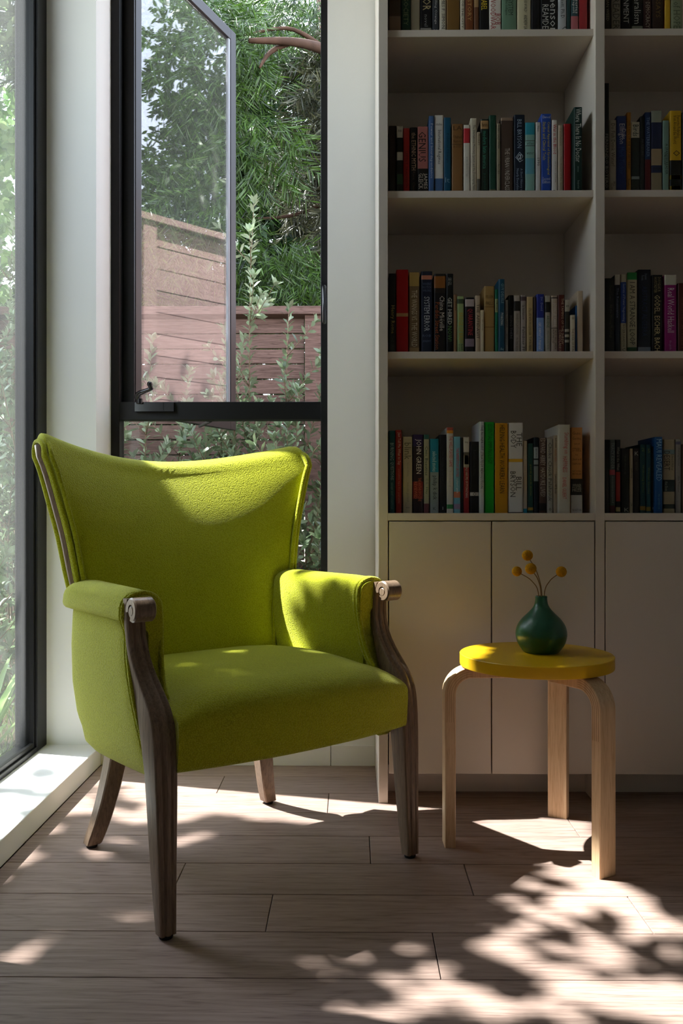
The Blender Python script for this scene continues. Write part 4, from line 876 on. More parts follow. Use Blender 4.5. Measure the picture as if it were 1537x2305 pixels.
('D1',401.6,437.5,251,-8,'c48a12','wide golden yellow health workers handbook on bottom shelf',[],[('HELPING HEALTH WORKERS LEARN', 0.02, 0.78, '3c2a08', 0.55, 0.38, 'v')]),
('D1',439.7,480.0,252,-6,'d4d0cc','wide white book with two tiny anatomical figures on bottom shelf',[(0.4, 0.435, 'cfa02a'), (0.99, 1.0, '1a1a1a')],[('THE', 0.11, 0.26, '4a4640', 0.74, 0.38, 'v'), ('BODY', 0.09, 0.28, '4a4640', 0.34, 0.38, 'v'), ('BILL', 0.6, 0.75, '4a4640', 0.7, 0.38, 'v'), ('BRYSON', 0.54, 0.82, '4a4640', 0.3, 0.38, 'v')]),
('D1',482.4,492.9,202,0,'c4b8a4','slim cream book with a bright blue foot on bottom shelf',[(0.94, 1.0, '2a8ab0')],[('everything matters', 0.1, 0.7, '9a8a74', 0.5, 0.45, 'v')]),
('D1',494.8,510.3,195,0,'143c38','dark green book with a gold foot emblem on bottom shelf',[(0.92, 0.96, 'a88a34')],[('guards guards stories', 0.2, 0.85, '7a7a34', 0.5, 0.4, 'v')]),
('D1',511.5,524.6,212,0,'111c28','slim navy book with broken white labels on bottom shelf',[(0.13, 0.28, 'a4acb0'), (0.3, 0.36, '8a9296'), (0.38, 0.58, '7a8488')],[('BEING WRONG', 0.15, 0.27, '1a2028', 0.5, 0.5, 'v')]),
('D1',526.4,546.9,211,0,'4c3530','brown book with tall pale HAYDUKE LIVES capitals on bottom shelf',[(0.87, 0.97, '1c1614')],[('EDWARD ABBEY', 0.01, 0.37, 'c0b4a8', 0.5, 0.75, 'v'), ('HAYDUKE LIVES!', 0.4, 0.78, 'c0b4a8', 0.5, 0.75, 'v')]),
('D1',548.1,564.9,207,0,'aaa69a','light grey paperback titled Choke on bottom shelf',[],[('Choke Chuck Palahniuk', 0.05, 0.84, '3a3834', 0.5, 0.75, 'v'), ('o', 0.93, 0.97, '3a3834', 0.5, 0.4, 'h')]),
('D1',566.1,579.1,217,0,'ac9a86','slim beige paperback between Choke and HAPPINESS books on bottom shelf',[],[('Jack London', 0.03, 0.16, '1a1614', 0.5, 0.6, 'v'), ('martin eden', 0.18, 0.34, 'b06a4a', 0.5, 0.5, 'v'), ('Lawrence Hill Books', 0.5, 0.75, '2a2420', 0.5, 0.5, 'v')]),
('D1',577.0,609.7,246,-14,'c4beb0','thick white HAPPINESS book with red lettering on bottom shelf',[],[('Stumbling on', 0.09, 0.33, 'c03a34', 0.62, 0.5, 'v'), ('HAPPINESS', 0.36, 0.54, 'c03a34', 0.55, 0.42, 'v'), ('DANIEL GILBERT', 0.6, 0.84, 'c03a34', 0.5, 0.34, 'v')]),
('D1',614.0,646.2,239,-4,'c88a4c','orange prize book with black and white foot on bottom shelf',[(0.6, 0.79, '26231f'), (0.79, 1.0, 'c0bcb8')],[('Guns,', 0.05, 0.09, '5a3a1c', 0.5, 0.28, 'h'), ('Germs,', 0.11, 0.15, '5a3a1c', 0.5, 0.28, 'h'), ('and', 0.18, 0.2, '5a3a1c', 0.5, 0.2, 'h'), ('STEEL', 0.24, 0.28, '5a3a1c', 0.5, 0.3, 'h'), ('by', 0.31, 0.33, '5a3a1c', 0.5, 0.2, 'h'), ('Jared', 0.36, 0.39, '5a3a1c', 0.5, 0.25, 'h'), ('DIAMOND', 0.41, 0.44, '5a3a1c', 0.5, 0.25, 'h'), ('NATIONAL', 0.5, 0.52, '5a3a1c', 0.5, 0.2, 'h'), ('BESTSELLER', 0.53, 0.555, '4a2c14', 0.5, 0.2, 'h'), ('WINNER', 0.66, 0.69, 'a8a090', 0.5, 0.2, 'h'), ('PULITZER', 0.69, 0.72, 'a8a090', 0.5, 0.2, 'h'), ('PRIZE', 0.72, 0.75, 'a8a090', 0.5, 0.2, 'h'), ('NORTON', 0.95, 0.98, '4a4a4a', 0.5, 0.22, 'h')]),
('D2',709.2,721.6,205,0,'15110f','narrow black book first past the divider on bottom shelf',[],[]),
('D2',722.8,738.9,205,0,'4c5654','grey green book with a pink band on bottom shelf',[(0.41, 0.48, 'b05058'), (0.9, 1.0, '5a2a34')],[('TRACY KIDDER', 0.04, 0.4, '8a9490', 0.5, 0.7, 'v'), ('mountains beyond', 0.5, 0.86, '8a9490', 0.5, 0.45, 'v')]),
('D2',740.1,753.1,205,0,'18181a','black book with a red panel on bottom shelf',[(0.44, 0.84, '9a2a20'), (0.92, 0.98, 'b0a070')],[('What is the What', 0.1, 0.42, '9a9890', 0.5, 0.6, 'v')]),
('D2',754.4,777.2,181,0,'0d0d0e','wide black book beside slim cream seriously book on bottom shelf',[],[('I dream what to say', 0.1, 0.4, '4a4844', 0.5, 0.35, 'v'), ('K', 0.92, 0.98, 'a8a498', 0.7, 0.6, 'h')]),
('D2',779.1,787.8,180,0,'a4967e','slim cream book titled seriously on bottom shelf',[],[('seriously', 0.25, 0.52, '26201a', 0.5, 0.7, 'v'), ('V', 0.85, 0.9, '26201a', 0.5, 0.6, 'h')]),
('D2',789.0,806.3,181,0,'17110f','black book with a pale letter K on top on bottom shelf',[],[('K', 0.05, 0.11, 'b8b4a8', 0.5, 0.7, 'h'), ('trial', 0.2, 0.35, '4a4038', 0.5, 0.4, 'v')]),
('D2',807.6,823.6,192,0,'153c42','first of two teal storybooks with gold disc on bottom shelf',[(0.9, 0.96, '8a6a20')],[('Wuthering Stories', 0.2, 0.8, '6a7c44', 0.5, 0.4, 'v'), ('2', 0.05, 0.1, '6a7c44', 0.5, 0.5, 'h')]),
('D2',824.9,839.1,191,0,'14424a','second of two teal storybooks beside thin black on bottom shelf',[(0.91, 0.97, '7c6a24')],[('Winter Stories', 0.25, 0.8, '6a7c44', 0.5, 0.4, 'v'), ('5', 0.06, 0.12, '6a7c44', 0.5, 0.5, 'h')]),
('D2',840.3,847.7,186,0,'101012','thin black book beside the blue Maui guide on bottom shelf',[],[('K', 0.9, 0.96, 'a0a0a0', 0.5, 0.6, 'h')]),
('D2',844.8,866.3,212,-12,'0f4a86','bright blue MAUI REVEALED guidebook on bottom shelf',[],[('MAUI REVEALED', 0.03, 0.58, '8ab4d4', 0.5, 0.72, 'v'), ('the guidebook', 0.75, 0.95, '6a94b8', 0.5, 0.3, 'v')]),
('D2',872.5,904.6,206,0,'a89c80','beige DESERT book with a dark hill drawing on bottom shelf',[(0.14, 0.2, '7a9494'), (0.55, 0.71, '15282a'), (0.88, 0.94, '26302c')],[('DESERT', 0.16, 0.42, '3c3a30', 0.3, 0.5, 'v'), ('Edward Abbey', 0.2, 0.42, '3c3a30', 0.75, 0.25, 'v'), ('Alex Shout', 0.57, 0.7, 'a8b0a0', 0.25, 0.3, 'v')]),
('D2',907.1,921.9,206,0,'8f8a84','pale grey slim book with round emblem on bottom shelf',[(0.03, 0.07, '5c5870')],[('Fishing Notes', 0.12, 0.36, '5a5650', 0.5, 0.45, 'v'), ('Alta Traverso', 0.5, 0.72, '5a5650', 0.5, 0.4, 'v')]),
('D2',923.8,942.9,192,0,'4a3324','brown book beside the pale grey emblem book on bottom shelf',[],[]),
]

# ------------------------------------------------------------------ books
M_PAGE = mat('page_block', 'cfc4ac', .85, .2, bump=.2, bscale=600, stretch=(1, .05, 1))
SHZ = {'A': 2.1365, 'B': 1.6907, 'C': 1.2452, 'D': .7978}
def bookmat(c, gloss=.45): return mat('cover_' + c, c, gloss, .4)
TEXTS = {}
def text_mesh(s):
    """lettering as a flat mesh; returns mesh and its bounds"""
    if s in TEXTS: return TEXTS[s]
    cu = bpy.data.curves.new('lettering', 'FONT'); cu.body = s; cu.size = 1; cu.resolution_u = 1
    o = bpy.data.objects.new('lettering', cu); COL.objects.link(o)
    bpy.context.view_layer.update()
    me = bpy.data.meshes.new_from_object(o)
    bpy.data.objects.remove(o); bpy.data.curves.remove(cu)
    n = len(me.vertices); a = np.zeros(n * 3, dtype=np.float32); me.vertices.foreach_get('co', a); a = a.reshape(-1, 3)
    TEXTS[s] = (a, [tuple(p.vertices) for p in me.polygons], a[:, :2].min(0), a[:, :2].max(0))
    bpy.data.meshes.remove(me)
    return TEXTS[s]
SHELFNAME = {'A1': 'books on the top shelf of the bay beside the window', 'A2': 'books on the top shelf of the bay past the divider', 'B1': 'books on the second shelf of the bay beside the window', 'B2': 'books on the second shelf of the bay past the divider',
             'C1': 'books on the third shelf of the bay beside the window', 'C2': 'books on the third shelf of the bay past the divider', 'D1': 'books on the bottom shelf of the bay beside the window', 'D2': 'books on the bottom shelf of the bay past the divider'}
rb = random.Random(11)
for (sh, x0, x1, h, dy, col, lab, bands, texts) in BOOKS:
    x0 /= 1000; x1 /= 1000; h /= 1000
    w = x1 - x0; z0 = SHZ[sh[0]]
    D = min(.24, max(.11, h * rb.uniform(.62, .72)))
    ys = 2.430 + dy / 1000
    bk = tag(empty('book', ((x0 + x1) / 2, ys, z0)), lab, 'book', SHELFNAME[sh])
    m = bookmat(col)
    hw = w / 2; t = min(.0022, w * .16)
    # cover: two boards and a slightly rounded spine
    g = G(); sec = []
    rd = min(.0035, w * .22)
    arc = [(-hw + rd - rd * math.cos(math.pi / 2 * k / 3), rd - rd * math.sin(math.pi / 2 * k / 3)) for k in range(4)]
    outer = [(-hw, D)] + arc + [(-x, y) for x, y in arc[::-1]] + [(hw, D)]
    inner = [(hw - t, D), (hw - t, t * 1.6), (-hw + t, t * 1.6), (-hw + t, D)]
    ring = outer + inner
    g.rings([[(x, y, 0) for x, y in ring], [(x, y, h) for x, y in ring]])
    g.build('cover', m, bk, smooth=True, auto=50)
    e = .003 if h > .17 else .0006
    G().box((-hw + t, t * 1.6, e), (hw - t, D - e, h - e)).build('pages', M_PAGE, bk)
    for f0, f1, c in bands:
        za, zb = h * (1 - f1), h * (1 - f0)
        bb = [(-hw - .0002 if i in (0, 7) else x, y - .0003) for i, (x, y) in enumerate(arc + [(-x, y) for x, y in arc[::-1]])]
        bi = [(x * .9, .004) for x in (hw, -hw)]
        rr = bb + bi
        G().rings([[(x, y, za) for x, y in rr], [(x, y, zb) for x, y in rr]]).build('spine_band', bookmat(c), bk, smooth=True, auto=50)
    for s, f0, f1, c, xc, size, ori in texts:
        V, F, mn, mx = text_mesh(s)
        L = (f1 - f0) * h; tw = mx[0] - mn[0]; th = mx[1] - mn[1]
        if tw <= 0: continue
        zc = h * (1 - (f0 + f1) / 2)
        P = V - np.array([(mn[0] + mx[0]) / 2, (mn[1] + mx[1]) / 2, 0], dtype=np.float32)
        flat = (w - 2 * rd) * .98
        if ori == 'v':
            sx = L / tw; sy = min(size * w, flat) / th
            sy = min(sy, sx * 1.9); sx = min(sx, sy * 1.5)
            xs = -hw + w * xc + P[:, 1] * sy; zs = zc - P[:, 0] * sx
        else:
            sx = min(w * .86 if len(s) > 1 else w * size, flat) / tw; sy = min(L / th, sx * 1.6); sx = min(sx, sy * 1.5)
            xs = -hw + w * xc + P[:, 0] * sx; zs = zc + P[:, 1] * sy
        lim = hw - rd * .35
        xs = np.clip(xs, -lim, lim)
        g = G(); g.v = [(float(a), -.0006, float(b_)) for a, b_ in zip(xs, zs)]; g.f = F
        g.build('spine_title', bookmat(c), bk, fix=False)
# the small tan hand on the wide red book

# ------------------------------------------------------------------ garden
GZ = -.15
def leaves(name, P, D, Nn, L, Wd, m, parent=None, wide=.6, curl=.12):
    """a mesh of many single leaves: base at P, axis D, face normal Nn, length L, width Wd"""
    P = np.asarray(P, float); D = np.asarray(D, float); Nn = np.asarray(Nn, float)
    n = len(P); L = np.broadcast_to(np.asarray(L, float), (n,))[:, None]; Wd = np.broadcast_to(np.asarray(Wd, float), (n,))[:, None]
    D = D / np.linalg.norm(D, axis=1, keepdims=True)
    S = np.cross(D, Nn); S /= (np.linalg.norm(S, axis=1, keepdims=True) + 1e-9)
    Nn = np.cross(S, D)
    a = P; k1, k2 = wide * .55, wide * 1.15
    q1 = P + D * L * k1 + Nn * L * curl * .3; q2 = P + D * L * k2 + Nn * L * curl * .2
    tip = P + D * L - Nn * L * curl * .6
    V = np.stack([a, q1 - S * Wd * .42, q1 + S * Wd * .42, q2 - S * Wd * .46, q2 + S * Wd * .46, tip], 1).reshape(-1, 3)
    base = (np.arange(n) * 6)[:, None]
    loops = np.concatenate([base + np.array([[0, 2, 1]]), base + np.array([[1, 2, 4, 3]]), base + np.array([[3, 4, 5]])], 1).reshape(-1)
    me = bpy.data.meshes.new(name)
    me.vertices.add(len(V)); me.vertices.foreach_set('co', V.astype(np.float32).ravel())
    me.loops.add(len(loops)); me.loops.foreach_set('vertex_index', loops.astype(np.int32))
    tot = np.tile(np.array([3, 4, 3]), n); st_ = np.concatenate([[0], np.cumsum(tot)[:-1]])
    me.polygons.add(len(tot)); me.polygons.foreach_set('loop_start', st_.astype(np.int32)); me.polygons.foreach_set('loop_total', tot.astype(np.int32))
    me.update(calc_edges=True); me.validate()
    me.materials.append(m)
    o = bpy.data.objects.new(name, me); COL.objects.link(o)
    if parent: o.parent = parent
    return o
def unit(rs, n):
    v = rs.normal(size=(n, 3)); return v / np.linalg.norm(v, axis=1, keepdims=True)

M_GRASS = leafmat('grass_blade', '3e5a24', '7d9a4a', .3, .6)
M_SOIL = mat('garden_soil', '3b3024', .95, .1, bump=.6, bscale=40, var=.3, vscale=6)
M_SHRUB = leafmat('shrub_leaf', '3f5433', '7d926a', .22, .36, '8f9c82')
M_SHRUB2 = leafmat('shrub_leaf_pale', '566a46', '98a884', .25, .32, 'a2ac94')
M_NEEDLE = leafmat('needle_leaf', '14240a', '4a6a24', .3, .38)
M_NEEDLE2 = leafmat('needle_leaf_dry', '23281a', '55563c', .25, .5)
M_BROAD = leafmat('broad_leaf', '6b9450', 'b5cf8c', .45, .45)
M_DARKLF = leafmat('dark_leaf', '0f1d0b', '2c4a1f', .3, .5)
M_SHADE = leafmat('shade_leaf', '5a6e48', '96a47e', .25, .5)
M_BARK = mat('tree_bark', '3e2c22', .85, .2, bump=.6, bscale=60, var=.25, vscale=12)
M_TWIG = mat('grey_twig', '7d6a58', .8, .2)
M_FENCE = wood('redwood_board', '3f2f29', '7a625a', 'x', 1.0, .8, .16, .35, .4, .15)

ground = struct('ground', G().box((-9, 3.0, GZ - .1), (6, 14, GZ)).box((-9, -5, GZ - .1), (-1.06, 3.0, GZ)), M_SOIL)
rs = np.random.RandomState(3)
n = 16000
P = np.stack([rs.uniform(-3.2, -1.08, n), rs.uniform(1.6, 5.0, n), np.full(n, GZ)], 1)
D = np.stack([rs.normal(0, .35, n), rs.normal(0, .35, n), np.ones(n)], 1)
o = leaves('grass', P, D, unit(rs, n), rs.uniform(.03, .075, n), .005, M_GRASS, wide=.5)
tag(o, 'short green lawn grass outside the tall side window', 'grass', kind='stuff')

# fence of wide horizontal redwood boards
fn = tag(empty('fence', (0, 5.0, GZ)), 'weathered brown fence of horizontal boards behind the garden shrubs', 'fence')
posts = [-4.0, -2.12, -.218, 1.68, 3.58]
PIT, TOPF = .0875, 1.905
for i, px in enumerate(posts):
    at(fn, G().box((px - .047, 4.965, GZ), (px + .047, 5.06, 1.921))).build('post', M_FENCE, fn, bevel=.003)
at(fn, G().box((-4.1, 4.94, 1.921), (3.7, 5.075, 1.968))).build('cap_rail', M_FENCE, fn, bevel=.004)
brd = None
for px, qx in zip(posts, posts[1:]):
    z = TOPF
    while z - PIT > GZ - .02:
        wv = (qx - px - .094) / 2 + .006
        if brd is None:
            brd = G().box((-wv, 0, -.0405), (wv, .019, .0405)).build('board', M_FENCE, fn, bevel=.002); b_ = brd
        else: b_ = share(brd, 'board', fn)
        b_.location = ((px + qx) / 2, rs.uniform(-.003, .003), z - .0405 - GZ); z -= PIT

# taller board screen standing at right angles to the fence, mirrored in the casement glass
M_SCREEN = wood('cedar_board', '8d7068', 'b0948a', 'y', 1.0, .75, .12, .2, .15, .15)
sc = tag(empty('garden_screen', (1.02, 4.05, GZ)), 'tall screen of horizontal cedar boards mirrored in the casement glass', 'fence')
brd2 = G().box((-.012, -.9, -.062), (.012, .9, .062)).build('board', M_SCREEN, sc, bevel=.002)
zz = 2.49 - .064
k_ = 0
while zz > GZ:
    b_ = brd2 if k_ == 0 else share(brd2, 'board', sc)
    b_.location = (.05 + rs.uniform(-.002, .002), 0, zz - GZ); zz -= .129; k_ += 1
for yy in (-.85, .1, .85): G().box((.0, yy - .045, 0), (.036, yy + .045, 2.5 - GZ)).build('post', M_SCREEN, sc, bevel=.003)
G().box((-.02, -.92, 2.49 - GZ), (.09, .92, 2.53 - GZ)).build('cap_rail', M_SCREEN, sc, bevel=.003)

# unseen board fence added on the sunny side to block low outdoor light
sf = tag(empty('added_shade_fence', (-2.5, .05, GZ)), 'unseen dark brown board fence added to block low light from the sunny side', 'fence')
M_SIDE = wood('stained_board', '33271f', '5c483a', 'y', 1.0, .8, .12, .3, .3, .12)
brd3 = G().box((-.012, -2.55, -.088), (.012, 2.55, .088)).build('board', M_SIDE, sf, bevel=.002)
zz = 2.10 - .09; k_ = 0
while zz > GZ:
    b_ = brd3 if k_ == 0 else share(brd3, 'board', sf)
    b_.location = (rs.uniform(-.002, .002), 0, zz - GZ); zz -= .18; k_ += 1
for yy in (-2.5, -.83, .83, 2.5): G().box((-.11, yy - .05, 0), (-.014, yy + .05, 2.1 - GZ)).build('post', M_SIDE, sf, bevel=.003)
G().box((-.12, -2.57, 2.1 - GZ), (.05, 2.57, 2.14 - GZ)).build('cap_rail', M_SIDE, sf, bevel=.003)

def shrub(name, x, y, h, nst, seed, m, label, spread=.25, nleaf=26, lsize=.05, single=0, group=None, z0=GZ, wl=.36):
    r = np.random.RandomState(seed)
    root = tag(empty(name, (x, y, z0)), label, 'shrub', group)
    tw = G(); LP, LD, LN = [], [], []
    for s_ in range(nst):
        a = r.uniform(0, 2 * math.pi); hh = h * r.uniform(.55, 1.0) if s_ else h
        lean = np.array([math.cos(a), math.sin(a)]) * spread * r.uniform(.2, 1)
        p0 = np.array([r.normal(0, .04), r.normal(0, .04), 0])
        pts = [p0 + np.array([lean[0] * t ** 1.3 + .02 * math.sin(5 * t + s_), lean[1] * t ** 1.3 + .02 * math.cos(4 * t + s_), hh * t]) for t in np.linspace(0, 1, 9)]
        tw.tube(pts, [.007 * (1 - .75 * t) for t in np.linspace(0, 1, 9)], 5)
        nb = int(3 + hh * 5.5)
        shoots = [(pts, .35)]
        for b_ in range(nb):
            t = r.uniform(.22, .95); k = int(t * 8); o3 = pts[k]
            ba = r.uniform(0, 2 * math.pi); bl = r.uniform(.14, .36) * (1.15 - .5 * t)
            d = np.array([math.cos(ba) * .7, math.sin(ba) * .7, .75])
            bp = [o3 + d * bl * q + np.array([0, 0, .08 * bl * q * q]) for q in np.linspace(0, 1, 5)]
            tw.tube(bp, [.003, .0027, .0023, .002, .0015], 4)
            shoots.append((bp, .15))
        for sp, st0 in shoots:
            ln = np.linalg.norm(sp[-1] - sp[0]); cnt = max(8, int(nleaf * .62 * ln / .3))
            for q in range(cnt):
                t = st0 + (1 - st0) * (q + r.uniform(0, 1)) / cnt; k = min(int(t * (len(sp) - 1)), len(sp) - 2); f = t * (len(sp) - 1) - k
                p = sp[k] * (1 - f) + sp[k + 1] * f; ax = sp[k + 1] - sp[k]; ax = ax / np.linalg.norm(ax)
                ga = q * 2.4 + r.uniform(-.4, .4); sd_ = np.cross(ax, [math.cos(ga), math.sin(ga), .3]); sd_ /= np.linalg.norm(sd_)
                up = .45 + .5 * t
                d = sd_ * (1.3 - .45 * t) + ax * (up - .12) + r.normal(0, .12, 3)
                LP.append(p); LD.append(d); LN.append(ax + r.normal(0, .3, 3))
            for q in range(7):
                ga = q * .9; ax = sp[-1] - sp[-2]; ax = ax / np.linalg.norm(ax)
                sd_ = np.cross(ax, [math.cos(ga), math.sin(ga), .3]); sd_ /= np.linalg.norm(sd_)
                LP.append(sp[-1]); LD.append(sd_ * .7 + ax * .9 + r.normal(0, .1, 3)); LN.append(ax)
    tw.build('stems', M_TWIG, root, smooth=True, fix=False)
    LP, LD, LN = map(np.array, (LP, LD, LN)); n = len(LP)
    L = r.uniform(.75, 1.2, n) * lsize
    idx = np.arange(n)
    if single:
        # the leaves nearest the house are separate pieces sharing one mesh
        order = np.argsort(LP[:, 1] - .25 * LP[:, 2])[:single]
        lf = leaves('leaf', [[0, 0, 0]], [[0, 0, 1]], [[0, -1, 0]], 1.0, wl, m)
        me = lf.data; bpy.data.objects.remove(lf)
        for k in order:
            d = Vector(LD[k]).normalized(); nn = Vector(LN[k]); sx = d.cross(nn).normalized(); nn = sx.cross(d)
            o = bpy.data.objects.new('leaf', me); COL.objects.link(o); o.parent = root
            M3 = Matrix((sx, -nn, d)).transposed()
            o.matrix_local = Matrix.Translation(Vector(LP[k])) @ M3.to_4x4() @ Matrix.Scale(L[k], 4)
        idx = np.setdiff1d(idx, order)
    f = leaves('foliage', LP[idx], LD[idx], LN[idx], L[idx], L[idx] * wl, m, root)
    f['kind'] = 'stuff'
    return root

SG = 'leafy shrubs outside the windows'
shrub('shrub', -.62, 4.55, 2.55, 5, 21, M_SHRUB2, 'tallest slender grey green shrub rising before the fence', .22, 26, .055, 110)
shrub('shrub', -.40, 4.35, 2.0, 6, 22, M_SHRUB, 'grey green shrub spreading beside the fence post', .34, 26, .055, 120)
shrub('shrub', -.78, 3.75, 1.05, 6, 23, M_SHRUB2, 'low leafy shrub seen through the fixed lower pane', .3, 30, .06, 130)
shrub('shrub', -.30, 3.95, 1.3, 5, 24, M_SHRUB, 'low shrub by the latch side of the casement window', .3, 28, .055, 110)
shrub('shrub', -1.05, 4.3, 1.75, 6, 25, M_SHRUB2, 'pale shrub behind the opened casement glass', .36, 28, .055, 100)
shrub('shrub', -1.55, 4.1, 1.9, 7, 26, M_SHRUB, 'bushy shrub filling the side window at chair height', .42, 28, .055, 120)
shrub('shrub', -1.85, 4.7, 2.6, 7, 27, M_SHRUB2, 'tall pale shrub beyond the side window', .5, 26, .055, 100)
shrub('shrub', -1.42, 3.45, .75, 5, 28, M_SHRUB, 'small dark shrub low outside the side window', .3, 30, .065, 90)
shrub('shrub', -.12, 4.55, 1.8, 6, 32, M_SHRUB, 'grey green shrub hugging the fence near the window latch', .3, 28, .055, 100)
shrub('shrub', -.62, 4.05, 1.35, 6, 33, M_SHRUB, 'dense young shrub at the foot of the casement opening', .3, 30, .055, 110)
shrub('shrub', -1.22, 3.75, 1.5, 7, 34, M_SHRUB2, 'silvery shrub standing outside the corner between both windows', .36, 30, .055, 120)
shrub('shrub', -1.72, 4.45, 2.3, 8, 35, M_SHRUB, 'thick green shrub rising high in the side window', .45, 30, .055, 100)
shrub('shrub', -2.15, 5.6, 2.9, 8, 36, M_SHRUB2, 'tallest pale shrub in the side window standing past the fence', .5, 30, .06, 0)
# strap-leaved plant low outside the side window
r = np.random.RandomState(5)
sp = tag(empty('garden_plant', (-1.34, 3.1, GZ)), 'long leaved plant low against the side window', 'plant')
for k in range(16):
    a = r.uniform(0, 2 * math.pi); L_ = r.uniform(.28, .5); hh = r.uniform(.25, .5)
    pts = [Vector((math.cos(a) * L_ * .55 * t, math.sin(a) * L_ * .55 * t, hh * t * (1.5 - .55 * t))) for t in np.linspace(0, 1, 7)]
    rows_ = []
    side = Vector((-math.sin(a), math.cos(a), 0))
    for i, p in enumerate(pts):
        w_ = .017 * math.sin(math.pi * (.12 + .86 * i / 6)); rows_.append([p - side * w_, p + Vector((0, 0, -.006 * (1 if 0 < i < 6 else 0))), p + side * w_])
    G().grid(rows_).build('blade', M_BROAD, sp, smooth=True, fix=False)

def crown(name, loc, blobs, ntw, per, L, Wd, m, label, seed, trunk=None, branches=(), droop=.5, spread=.16, m2=None):
    """a tree: each blob (centre, radii) is filled with leafy sprays"""
    r = np.random.RandomState(seed)
    root = tag(empty(name, loc), label, 'tree')
    if trunk: G().tube([Vector(p) for p in trunk[0]], trunk[1], 10).build('trunk', M_BARK, root, smooth=True)
    for pts, rad in branches:
        G().tube(spline(pts, 14), [rad * (1 - .7 * i / 13) for i in range(14)], 8).build('branch', M_BARK, root, smooth=True)
    vol = np.array([b_[1][0] * b_[1][1] * b_[1][2] for b_ in blobs]); cnt = np.maximum(1, (ntw * vol / vol.sum())).astype(int)
    LP, LD, LN = [], [], []
    for (c, rad), k in zip(blobs, cnt):
        d = unit(r, k) * (r.uniform(0.25, 1, (k, 1)) ** .5)
        C = np.array(c) + d * np.array(rad)
        ax = d * .8 + unit(r, k) * .6; ax[:, 2] -= droop; ax /= np.linalg.norm(ax, axis=1, keepdims=True)
        tl = r.uniform(.6, 1.2, k) * spread
        for q in range(per):
            t = (q + .5) / per
            p = C + ax * (tl * t)[:, None] + unit(r, k) * .008
            sd_ = np.cross(ax, unit(r, k)); sd_ /= (np.linalg.norm(sd_, axis=1, keepdims=True) + 1e-6)
            LP.append(p); LD.append(sd_ * .8 + ax * .8 + np.array([0, 0, -.25 * droop])); LN.append(np.cross(sd_, ax) + unit(r, k) * .4)
    LP = np.concatenate(LP); LD = np.concatenate(LD); LN = np.concatenate(LN); n = len(LP)
    f = leaves('foliage', LP, LD, LN, r.uniform(.7, 1.25, n) * L, Wd * r.uniform(.8, 1.2, n), m, root, wide=.5)
    f['kind'] = 'stuff'
    return root

# fine-leaved evergreen beyond the fence, its lit limb crossing the casement opening
crown('evergreen_tree', (-.1, 6.2, GZ), [((-.95, -.55, 3.95), (.5, .4, .4)), ((-1.5, -.3, 3.4), (.45, .45, .4)), ((-.62, -.45, 3.35), (.34, .3, .3)), ((-.45, -.2, 2.65), (.32, .3, .28)), ((-1.05, -.5, 2.85), (.42, .4, .28)), ((-.15, -.35, 2.25), (.38, .3, .3)), ((-1.75, 0, 4.4), (.6, .5, .5)), ((-.3, .1, 4.5), (.5, .4, .35)), ((-1.5, -.2, 2.45), (.4, .4, .25))],
      2700, 22, .115, .0075, M_NEEDLE, 'fine leaved dark evergreen tree with drooping sprays beyond the fence', 41,
      trunk=([(.35, .3, 0), (.3, .25, 1.6), (.1, .1, 3.2), (-.1, 0, 4.6)], [.13, .11, .09, .05]), droop=.9, spread=.24,
      branches=[([(.15, .1, 4.15), (-.05, -.4, 4.02), (-.25, -.8, 3.87), (-.52, -.95, 3.80)], .05), ([(-.28, -.8, 3.87), (-.4, -.85, 3.78), (-.46, -.9, 3.66)], .022), ([(-.05, -.4, 4.02), (-.3, -.5, 4.12), (-.6, -.55, 4.05)], .02), ([(.1, .1, 3.3), (-.3, .1, 3.1), (-.8, -.1, 3.0)], .02)])
crown('evergreen_tree', (.35, 6.9, GZ), [((-.3, -.6, 3.9), (.5, .5, .55)), ((-.2, -.5, 3.05), (.45, .4, .45)), ((-.55, -.3, 3.5), (.4, .4, .5)), ((.1, -.2, 2.5), (.5, .5, .5))],
      1500, 20, .11, .009, M_NEEDLE2, 'olive brown evergreen with thin dry sprays beyond the fence', 42,
      trunk=([(.3, .3, 0), (.3, .2, 2), (.2, .1, 4.4)], [.1, .09, .04]))
crown('background_tree', (-1.0, 9.0, GZ), [((-1.6, 0, 2.3), (1.2, .8, 1.5)), ((.2, .2, 2.2), (1.1, .8, 1.5)), ((-.4, .6, 4.0), (1.4, .9, 1.3)), ((.3, .5, 5.2), (1.3, .8, 1.2)), ((-1.3, .5, 5.6), (1.4, .8, 1.3)), ((1.6, .5, 3.5), (1.0, .8, 1.6))],
      9000, 7, .13, .055, M_DARKLF, 'dense dark green tree mass far behind the fence', 43, trunk=([(-.5, .3, 0), (-.5, .3, 3)], [.16, .1]), droop=.2)
crown('maple_tree', (-3.0, 7.2, GZ), [((-.2, -.6, 3.3), (.7, .6, .9)), ((-.75, -.2, 4.3), (.8, .7, .8)), ((.1, -.2, 4.4), (.6, .6, .6)), ((-.1, -.5, 2.3), (.6, .5, .5))],
      1100, 9, .09, .055, M_BROAD, 'pale green broad leaved tree high beyond the side window', 44, trunk=([(-.4, .2, 0), (-.35, .1, 2.2), (-.4, 0, 3.9)], [.09, .08, .04]), droop=.3)

crown('evergreen_tree', (3.6, 7.0, GZ), [((-.6, -.5, 3.6), (1.0, .8, .9)), ((.5, 0, 4.2), (1.2, .9, 1.1)), ((-.2, -.2, 5.4), (1.2, .9, 1.0)), ((1.5, 0, 3.4), (1.0, .8, .9))],
      4500, 10, .09, .03, M_NEEDLE, 'bushy evergreen reflected in the opened casement glass', 45, trunk=([(.1, .2, 0), (.1, .1, 2.5), (.1, 0, 4.2)], [.14, .12, .06]))
